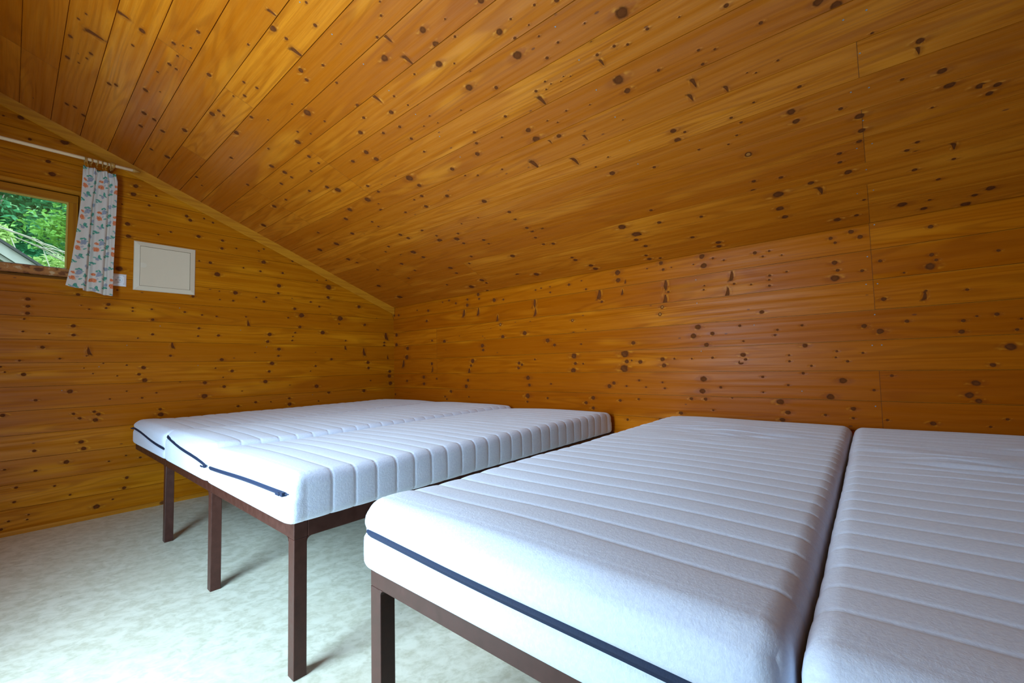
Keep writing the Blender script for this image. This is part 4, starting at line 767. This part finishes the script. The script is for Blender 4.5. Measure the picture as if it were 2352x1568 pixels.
# ---------------------------------------------------------------- mattresses
def mattress(label, yb, yf, xb=-0.03, xf=-2.034, z0=TOPZ, z1=0.592, zip_z=(0.53, 0.53), pull=None, seed=0, tip=0.0, wr=(0.004, -0.65, 0.5), seam0=0.053, tilt=0.0):
    root = tag(empty('mattress', ((xb + xf) / 2, (yb[0] + yb[1] + yf[0] + yf[1]) / 4, z0)), label, 'mattress', 'white quilted mattresses on the bed frames')
    O = Vector(root.location)
    L = xb - xf; P = 0.078; r = 0.034
    # stops along the length (0 = foot)
    xs = [0, 0.003, 0.008, 0.015, 0.024, 0.034, seam0 - 0.008]
    k = 0
    while seam0 + (k + 1) * P < L - r - 0.01:
        for q in (0, 0.05, 0.13, 0.27, 0.5, 0.73, 0.87, 0.95): xs.append(seam0 + (k + q) * P)
        k += 1
    last = seam0 + k * P
    xs += [last, last + 0.01]
    xs = [x for x in xs if x < L - r] + [L - q for q in (0.034, 0.024, 0.015, 0.008, 0.003, 0)]
    ny = 26
    edge = [0, 0.03, 0.09, 0.17, 0.27, 0.4, 0.6, 0.8, 1.0]
    W = 0.5 * ((yb[0] - yb[1]) + (yf[0] - yf[1]))
    ysn = [e * r for e in edge] + [r + (W - 2 * r) * (i / ny) for i in range(1, ny)] + [W - e * r for e in reversed(edge)]
    Hh = z1 - z0
    zs = [e * r for e in (0, 0.09, 0.27, 0.6, 1.0)] + [r + (Hh - 2 * r) * (i / 12) for i in range(1, 12)] + [Hh - e * r for e in (1.0, 0.6, 0.27, 0.09, 0)]
    NX, NY, NZ = len(xs), len(ysn), len(zs)
    idx = {}; V = []; F = []
    def shape(i, j, k):
        x, y, z = xs[i], ysn[j], zs[k]
        rr = r if k > NZ // 2 else 0.026
        lo = Vector((min(max(x, rr), L - rr), min(max(y, rr), W - rr), min(max(z, rr), Hh - rr)))
        p = Vector((x, y, z)); d = p - lo
        if d.length > 1e-9:
            nrm = d.normalized(); p = lo + nrm * rr
        else: nrm = Vector((0, 0, 0))
        ph = (x - seam0) / P
        body = min(1.0, max(0.0, (x - 0.04) / 0.03)) * min(1.0, max(0.0, (L - 0.03 - x) / 0.03))
        puff = (abs(math.sin(math.pi * ph)) ** 0.30 - 1.0) * (0.0042 if k > NZ // 2 and 4 < j < NY - 5 else 0.0023) * body if x > seam0 - 0.01 else 0.0
        p += nrm * puff if nrm.length > 0 else Vector((0, 0, 0))
        # cushioned crown of the top, slight sag in the middle of the length
        fz = min(1.0, max(0.0, (p.z / Hh - 0.35) / 0.55)); fz = fz * fz * (3 - 2 * fz)
        cy = 1 - (abs(2 * y / W - 1)) ** 2.4
        dz_ = 0.006 * cy * min(1, x / 0.10) + 0.012 * math.exp(-(x / 0.16) ** 2) * min(1.0, x / 0.05)
        dz_ -= 0.010 * math.exp(-((L - x) / 0.10) ** 2) + tilt * (1 - y / W)
        a, cx_, sp = wr
        xx = x + xf
        m = math.exp(-((xx - cx_) / 0.28) ** 2) * math.exp(-((y - W * 0.5) / (W * sp * 0.6)) ** 2)
        dz_ += a * m * noise.noise(Vector((xx * 26, y * 7, seed * 3.1))) * 1.3
        dz_ += 0.0015 * noise.noise(Vector((xx * 9, y * 2.5, seed * 1.7 + 4)))
        dz_ += 0.004 * noise.noise(Vector((xx * 2.2, y * 3.0, seed * 2.7 + 9)))
        p.z += dz_ * fz
        # foot face: two soft rolls with the zip between them
        if x < 0.02:
            f = y / W
            zz = lerp(zip_z[0], zip_z[1], f) - z0 + zwob(f)
            dz = p.z - zz
            p.x -= (0.013 * (1 - math.exp(-(dz / 0.011) ** 2)) - 0.006) * (1 - x / 0.02) * min(1, y / 0.04, (W - y) / 0.04)
        p.y += 0.0025 * noise.noise(Vector((x * 3, p.z * 9, seed + 20)))
        # world placement: y measured from the gable-side edge towards -y
        t = 1 - p.x / L
        ya = lerp(yb[0], yf[0], t); w_ = lerp(yb[0] - yb[1], yf[0] - yf[1], t) / W
        return Vector((xf + p.x, ya - p.y * w_, z0 + p.z)) - O
    def zwob(f): return 0.0035 * math.sin(f * 7 + seed * 2) * (1 if seed < 2 else 0.45)
    def vid(i, j, k):
        key = (i, j, k)
        if key not in idx: idx[key] = len(V); V.append(shape(i, j, k))
        return idx[key]
    for i in range(NX - 1):
        for j in range(NY - 1):
            F.append((vid(i, j, NZ - 1), vid(i, j + 1, NZ - 1), vid(i + 1, j + 1, NZ - 1), vid(i + 1, j, NZ - 1)))
            F.append((vid(i, j, 0), vid(i + 1, j, 0), vid(i + 1, j + 1, 0), vid(i, j + 1, 0)))
        for k in range(NZ - 1):
            F.append((vid(i, 0, k), vid(i, 0, k + 1), vid(i + 1, 0, k + 1), vid(i + 1, 0, k)))
            F.append((vid(i, NY - 1, k), vid(i + 1, NY - 1, k), vid(i + 1, NY - 1, k + 1), vid(i, NY - 1, k + 1)))
    for j in range(NY - 1):
        for k in range(NZ - 1):
            F.append((vid(0, j, k), vid(0, j + 1, k), vid(0, j + 1, k + 1), vid(0, j, k + 1)))
            F.append((vid(NX - 1, j, k), vid(NX - 1, j, k + 1), vid(NX - 1, j + 1, k + 1), vid(NX - 1, j + 1, k)))
    link_mesh('cover', V, F, FLEECE, root, smooth=True)
    # zip tape with a coil
    n = 48; ZV = []; ZF = []
    prof = [(-0.0068, 0.0030), (-0.0065, 0.0000), (-0.0022, -0.0006), (-0.0012, -0.0026), (0.0012, -0.0026), (0.0022, -0.0006), (0.0065, 0.0000), (0.0068, 0.0030)]
    for i in range(n + 1):
        f = lerp(0.012, 0.988, i / n)
        y = lerp(yf[0], yf[1], f)
        zz = lerp(zip_z[0], zip_z[1], f) + zwob(f)
        curve = 0.034 * (max(0, 1 - f * W / 0.036) ** 2 + max(0, 1 - (1 - f) * W / 0.036) ** 2) * 0.75
        for dz, dx in prof:
            ZV.append(Vector((xf + 0.0015 + dx + curve, y, zz + dz)) - O)
    m = len(prof)
    for i in range(n):
        for k in range(m - 1):
            a = i * m + k; ZF.append((a, a + 1, a + m + 1, a + m))
    zo = link_mesh('zipper', ZV, ZF, ZIP, root, smooth=True)
    md = zo.modifiers.new('tape', 'SOLIDIFY'); md.thickness = 0.001
    if pull is not None:
        f = pull; y = lerp(yf[0], yf[1], f); zz = lerp(zip_z[0], zip_z[1], f) + zwob(f)
        s = 1 if f > 0.5 else -1
        bm = bmesh.new()
        bx(bm, Vector((xf - 0.0085, y - 0.008, zz - 0.006)) - O, Vector((xf + 0.002, y + 0.008, zz + 0.006)) - O)
        bmesh.ops.bevel(bm, geom=list(bm.edges), offset=0.002, segments=2, affect='EDGES', profile=0.5)
        bx(bm, Vector((xf - 0.011, y + 0.006, zz - 0.0045)) - O, Vector((xf - 0.0088, y + 0.034, zz + 0.0015)) - O)
        bm_obj('zipper_pull', bm, ZIP, zo if False else root)
    return root

mattress('white quilted mattress against the gable wall, far left one of the row of three', (-0.030, -0.792), (-0.110, -0.985), zip_z=(0.548, 0.503), pull=0.02, seed=0, wr=(0.006, -0.75, 0.6), z1=0.590)
mattress('middle white quilted mattress of the three side by side on the long frame', (-0.796, -1.622), (-0.989, -1.695), zip_z=(0.572, 0.514), pull=0.985, seed=1, wr=(0.002, -0.6, 0.4), z1=0.594)
mattress('white mattress of the row of three whose long ribbed side faces the gap', (-1.626, -2.462), (-1.700, -2.486), zip_z=(0.516, 0.541), pull=0.955, seed=2, wr=(0.002, -0.7, 0.5), z1=0.586, tilt=0.007)
mattress('large foreground white mattress with a long navy zip across its foot', (-2.862, -3.672), (-2.872, -3.702), zip_z=(0.533, 0.512), pull=None, seed=4, wr=(0.010, -0.58, 0.55), z1=0.592)
mattress('white mattress at the right edge of the picture, beside the large foreground one', (-3.678, -4.478), (-3.708, -4.508), zip_z=(0.53, 0.53), pull=None, seed=6, wr=(0.011, -0.75, 0.7), z1=0.590)

# ---------------------------------------------------------------- outside
rng = random.Random(7)
box('ground', (-14, 0.16, -0.4), (8, 18, -0.12), MEADOW, kind='structure')
box('ground', (-14, -14, -0.4), (XL - 0.14, 0.16, -0.12), MEADOW, kind='structure')
# neighbouring cabin gable seen through the pane: plane at y = 3.0
def cabin():
    root = tag(empty('cabin', (-4.6, 3.0, -0.12)), 'neighbouring cabin with a pale barge board under a sloping roof, outside the window', 'cabin')
    O = Vector(root.location)
    ap = Vector((-4.6, 0, 2.284 + (-2.663 + 4.6) * 0.772))   # roof line falls to the right with slope 0.772
    def line(x, dz): return 2.276 - (x + 2.663) * 0.772 + dz
    xr = -1.3
    def slab(name, d0, d1, y0, y1, mat):
        bm = bmesh.new()
        prism(bm, [(-4.6, line(-4.6, d0)), (xr, line(xr, d0)), (xr, line(xr, d1)), (-4.6, line(-4.6, d1))], y0, y1)
        prism(bm, [(-4.6, line(-4.6, d1)), (-7.9, line(xr, d1)), (-7.9, line(xr, d0)), (-4.6, line(-4.6, d0))], y0, y1)
        for v in bm.verts: v.co -= O
        bm_obj(name, bm, mat, root)
    slab('roof', 0.0, 0.03, 2.96, 4.75, ROOFING)
    slab('barge_board', -0.115, -0.003, 3.0, 3.03, GREY_WOOD)
    slab('soffit_batten', -0.165, -0.118, 3.05, 3.08, GREY_WOOD)
    bm = bmesh.new()
    prism(bm, [(-1.7, -0.12), (-1.7, line(-1.7, -0.125)), (-4.6, line(-4.6, -0.125)), (-7.5, line(-1.7, -0.125)), (-7.5, -0.12)], 3.12, 4.6)
    for v in bm.verts: v.co -= O
    bm_obj('wall', bm, OLIVE_BOARD, root)
cabin()

def leaves(name, blobs, n, size, mat, parent, O, droop=0.3):
    V, F = [], []
    for _ in range(n):
        c, rad = blobs[rng.randrange(len(blobs))]
        d = Vector((rng.gauss(0, 1), rng.gauss(0, 1), rng.gauss(0, 1))).normalized()
        q = rng.random() ** 0.4
        p = Vector((c[0] + d.x * rad[0] * q, c[1] + d.y * rad[1] * q, c[2] + d.z * rad[2] * q)) - O
        s = size * rng.uniform(0.6, 1.4)
        a = Vector((rng.gauss(0, 1), rng.gauss(0, 1), rng.gauss(0, 0.35) - droop)).normalized()
        nn = Vector((rng.gauss(0, 0.5), rng.gauss(0, 0.5), 1)).normalized()
        b = a.cross(nn).normalized()
        nn = b.cross(a)
        i = len(V)
        V += [p, p + a * s * 0.5 + b * s * 0.32 + nn * s * 0.05, p + a * s, p + a * s * 0.5 - b * s * 0.32 + nn * s * 0.05]
        F += [(i, i + 1, i + 2), (i, i + 2, i + 3)]
    return link_mesh(name, V, F, mat, parent)

def branchy(bm, base, top, r0, nb, spread, O, sub=3):
    base, top = Vector(base), Vector(top)
    pts = [base.lerp(top, i / 6) + Vector((rng.uniform(-.06, .06), rng.uniform(-.06, .06), 0)) * (i > 0) for i in range(7)]
    tube(bm, [p - O for p in pts], [r0 * (1 - 0.8 * i / 6) for i in range(7)], 7)
    for b in range(nb):
        i = rng.randrange(2, 6)
        a = pts[i]; d = Vector((rng.gauss(0, 1), rng.gauss(0, 0.7), rng.uniform(0.2, 0.9))).normalized() * spread * rng.uniform(0.5, 1)
        m = a + d * 0.5 + Vector((0, 0, 0.08)); e = a + d
        tube(bm, [a - O, m - O, e - O], [r0 * 0.3, r0 * 0.18, r0 * 0.06], 5)

def tree(label, base, blobs, n, size, mat, trunk_r, h):
    root = tag(empty('tree', base), label, 'tree', 'trees on the slope outside the window'); O = Vector(base)
    bm = bmesh.new(); branchy(bm, base, (base[0] + 0.2, base[1], base[2] + h), trunk_r, 9, 1.3, O)
    bm_obj('trunk', bm, BARK, root, smooth=True)
    leaves('foliage', blobs, n, size, mat, root, O)
    return root
# wooded slope behind everything
gx, gy = 26, 14
V, F = [], []
for j in range(gy + 1):
    for i in range(gx + 1):
        x = -13 + 21 * i / gx; y = 11.5 + 10 * j / gy
        V.append((x, y, -0.3 + (y - 11.5) * 1.15 + 0.5 * noise.noise(Vector((x * 0.5, y * 0.5, 0)))))
for j in range(gy):
    for i in range(gx):
        a = j * (gx + 1) + i; F.append((a, a + 1, a + gx + 2, a + gx + 1))
link_mesh('hillside', V, F, GRASS, smooth=True, kind='structure')
def blobs(cx, cy, cz, w, d, h, n):
    return [((cx + rng.uniform(-w, w), cy + rng.uniform(-d, d), cz + rng.uniform(-h, h)), (rng.uniform(.5, .9), rng.uniform(.4, .7), rng.uniform(.22, .4))) for _ in range(n)]
tree('deep green broadleaf tree filling the left of the view through the window', (-3.2, 9.3, -0.12), blobs(-3.2, 9.3, 3.9, 1.5, 0.5, 1.6, 34), 16000, 0.15, LEAF_DARK, 0.13, 4.0)
tree('lighter green broadleaf tree at the right of the view through the window', (-1.5, 7.2, -0.12), blobs(-1.45, 7.15, 3.1, 0.5, 0.35, 1.3, 20), 8000, 0.10, LEAF_MID, 0.10, 4.0)
tree('dark tree further up the slope, hidden behind the two nearer ones', (-1.6, 11.9, 0.1), blobs(-1.6, 11.9, 4.9, 2.4, 0.3, 1.8, 30), 12000, 0.17, LEAF_DARK, 0.16, 5.0)
sh = tag(empty('shrub', (-1.9, 5.6, -0.12)), 'pale green shrub tangled with bleached bare branches beside the cabin roof', 'shrub')
O = Vector((-1.9, 5.6, -0.12))
leaves('foliage', [((-2.12, 5.6, 2.50), (0.36, 0.3, 0.20)), ((-1.6, 5.6, 2.2), (0.5, 0.4, 0.35)), ((-2.74, 5.7, 2.90), (0.16, 0.2, 0.16)), ((-1.9, 5.6, 1.6), (0.8, 0.4, 0.8))], 4600, 0.07, LEAF_PALE, sh, O, 0.0)
bm = bmesh.new()
for s in range(9):
    x0 = -2.75 + 0.06 * s + rng.uniform(-.05, .05)
    z0_ = 2.95 - 0.035 * s
    p0 = Vector((x0, 5.15 + rng.uniform(-.1, .1), z0_)); d = Vector((1, 0, -0.28 + rng.uniform(-.3, .25)))
    pts = [p0 + d * t * rng.uniform(0.55, 0.8) + Vector((0, 0, -0.10 * t * t + rng.uniform(-.02, .02))) for t in (0, .25, .5, .75, 1)]
    tube(bm, [p - O for p in pts], [0.008, 0.007, 0.006, 0.004, 0.002], 5)
for s in range(5):
    tube(bm, [Vector((-1.9 + 0.1 * s, 5.6, -0.12)) - O, Vector((-2.2 + 0.25 * s, 5.4, 1.5)) - O, Vector((-2.6 + 0.3 * s, 5.2, 2.8 - 0.1 * s)) - O], [0.018, 0.012, 0.006], 6)
bm_obj('bare_branches', bm, DEADWOOD, sh, smooth=True)
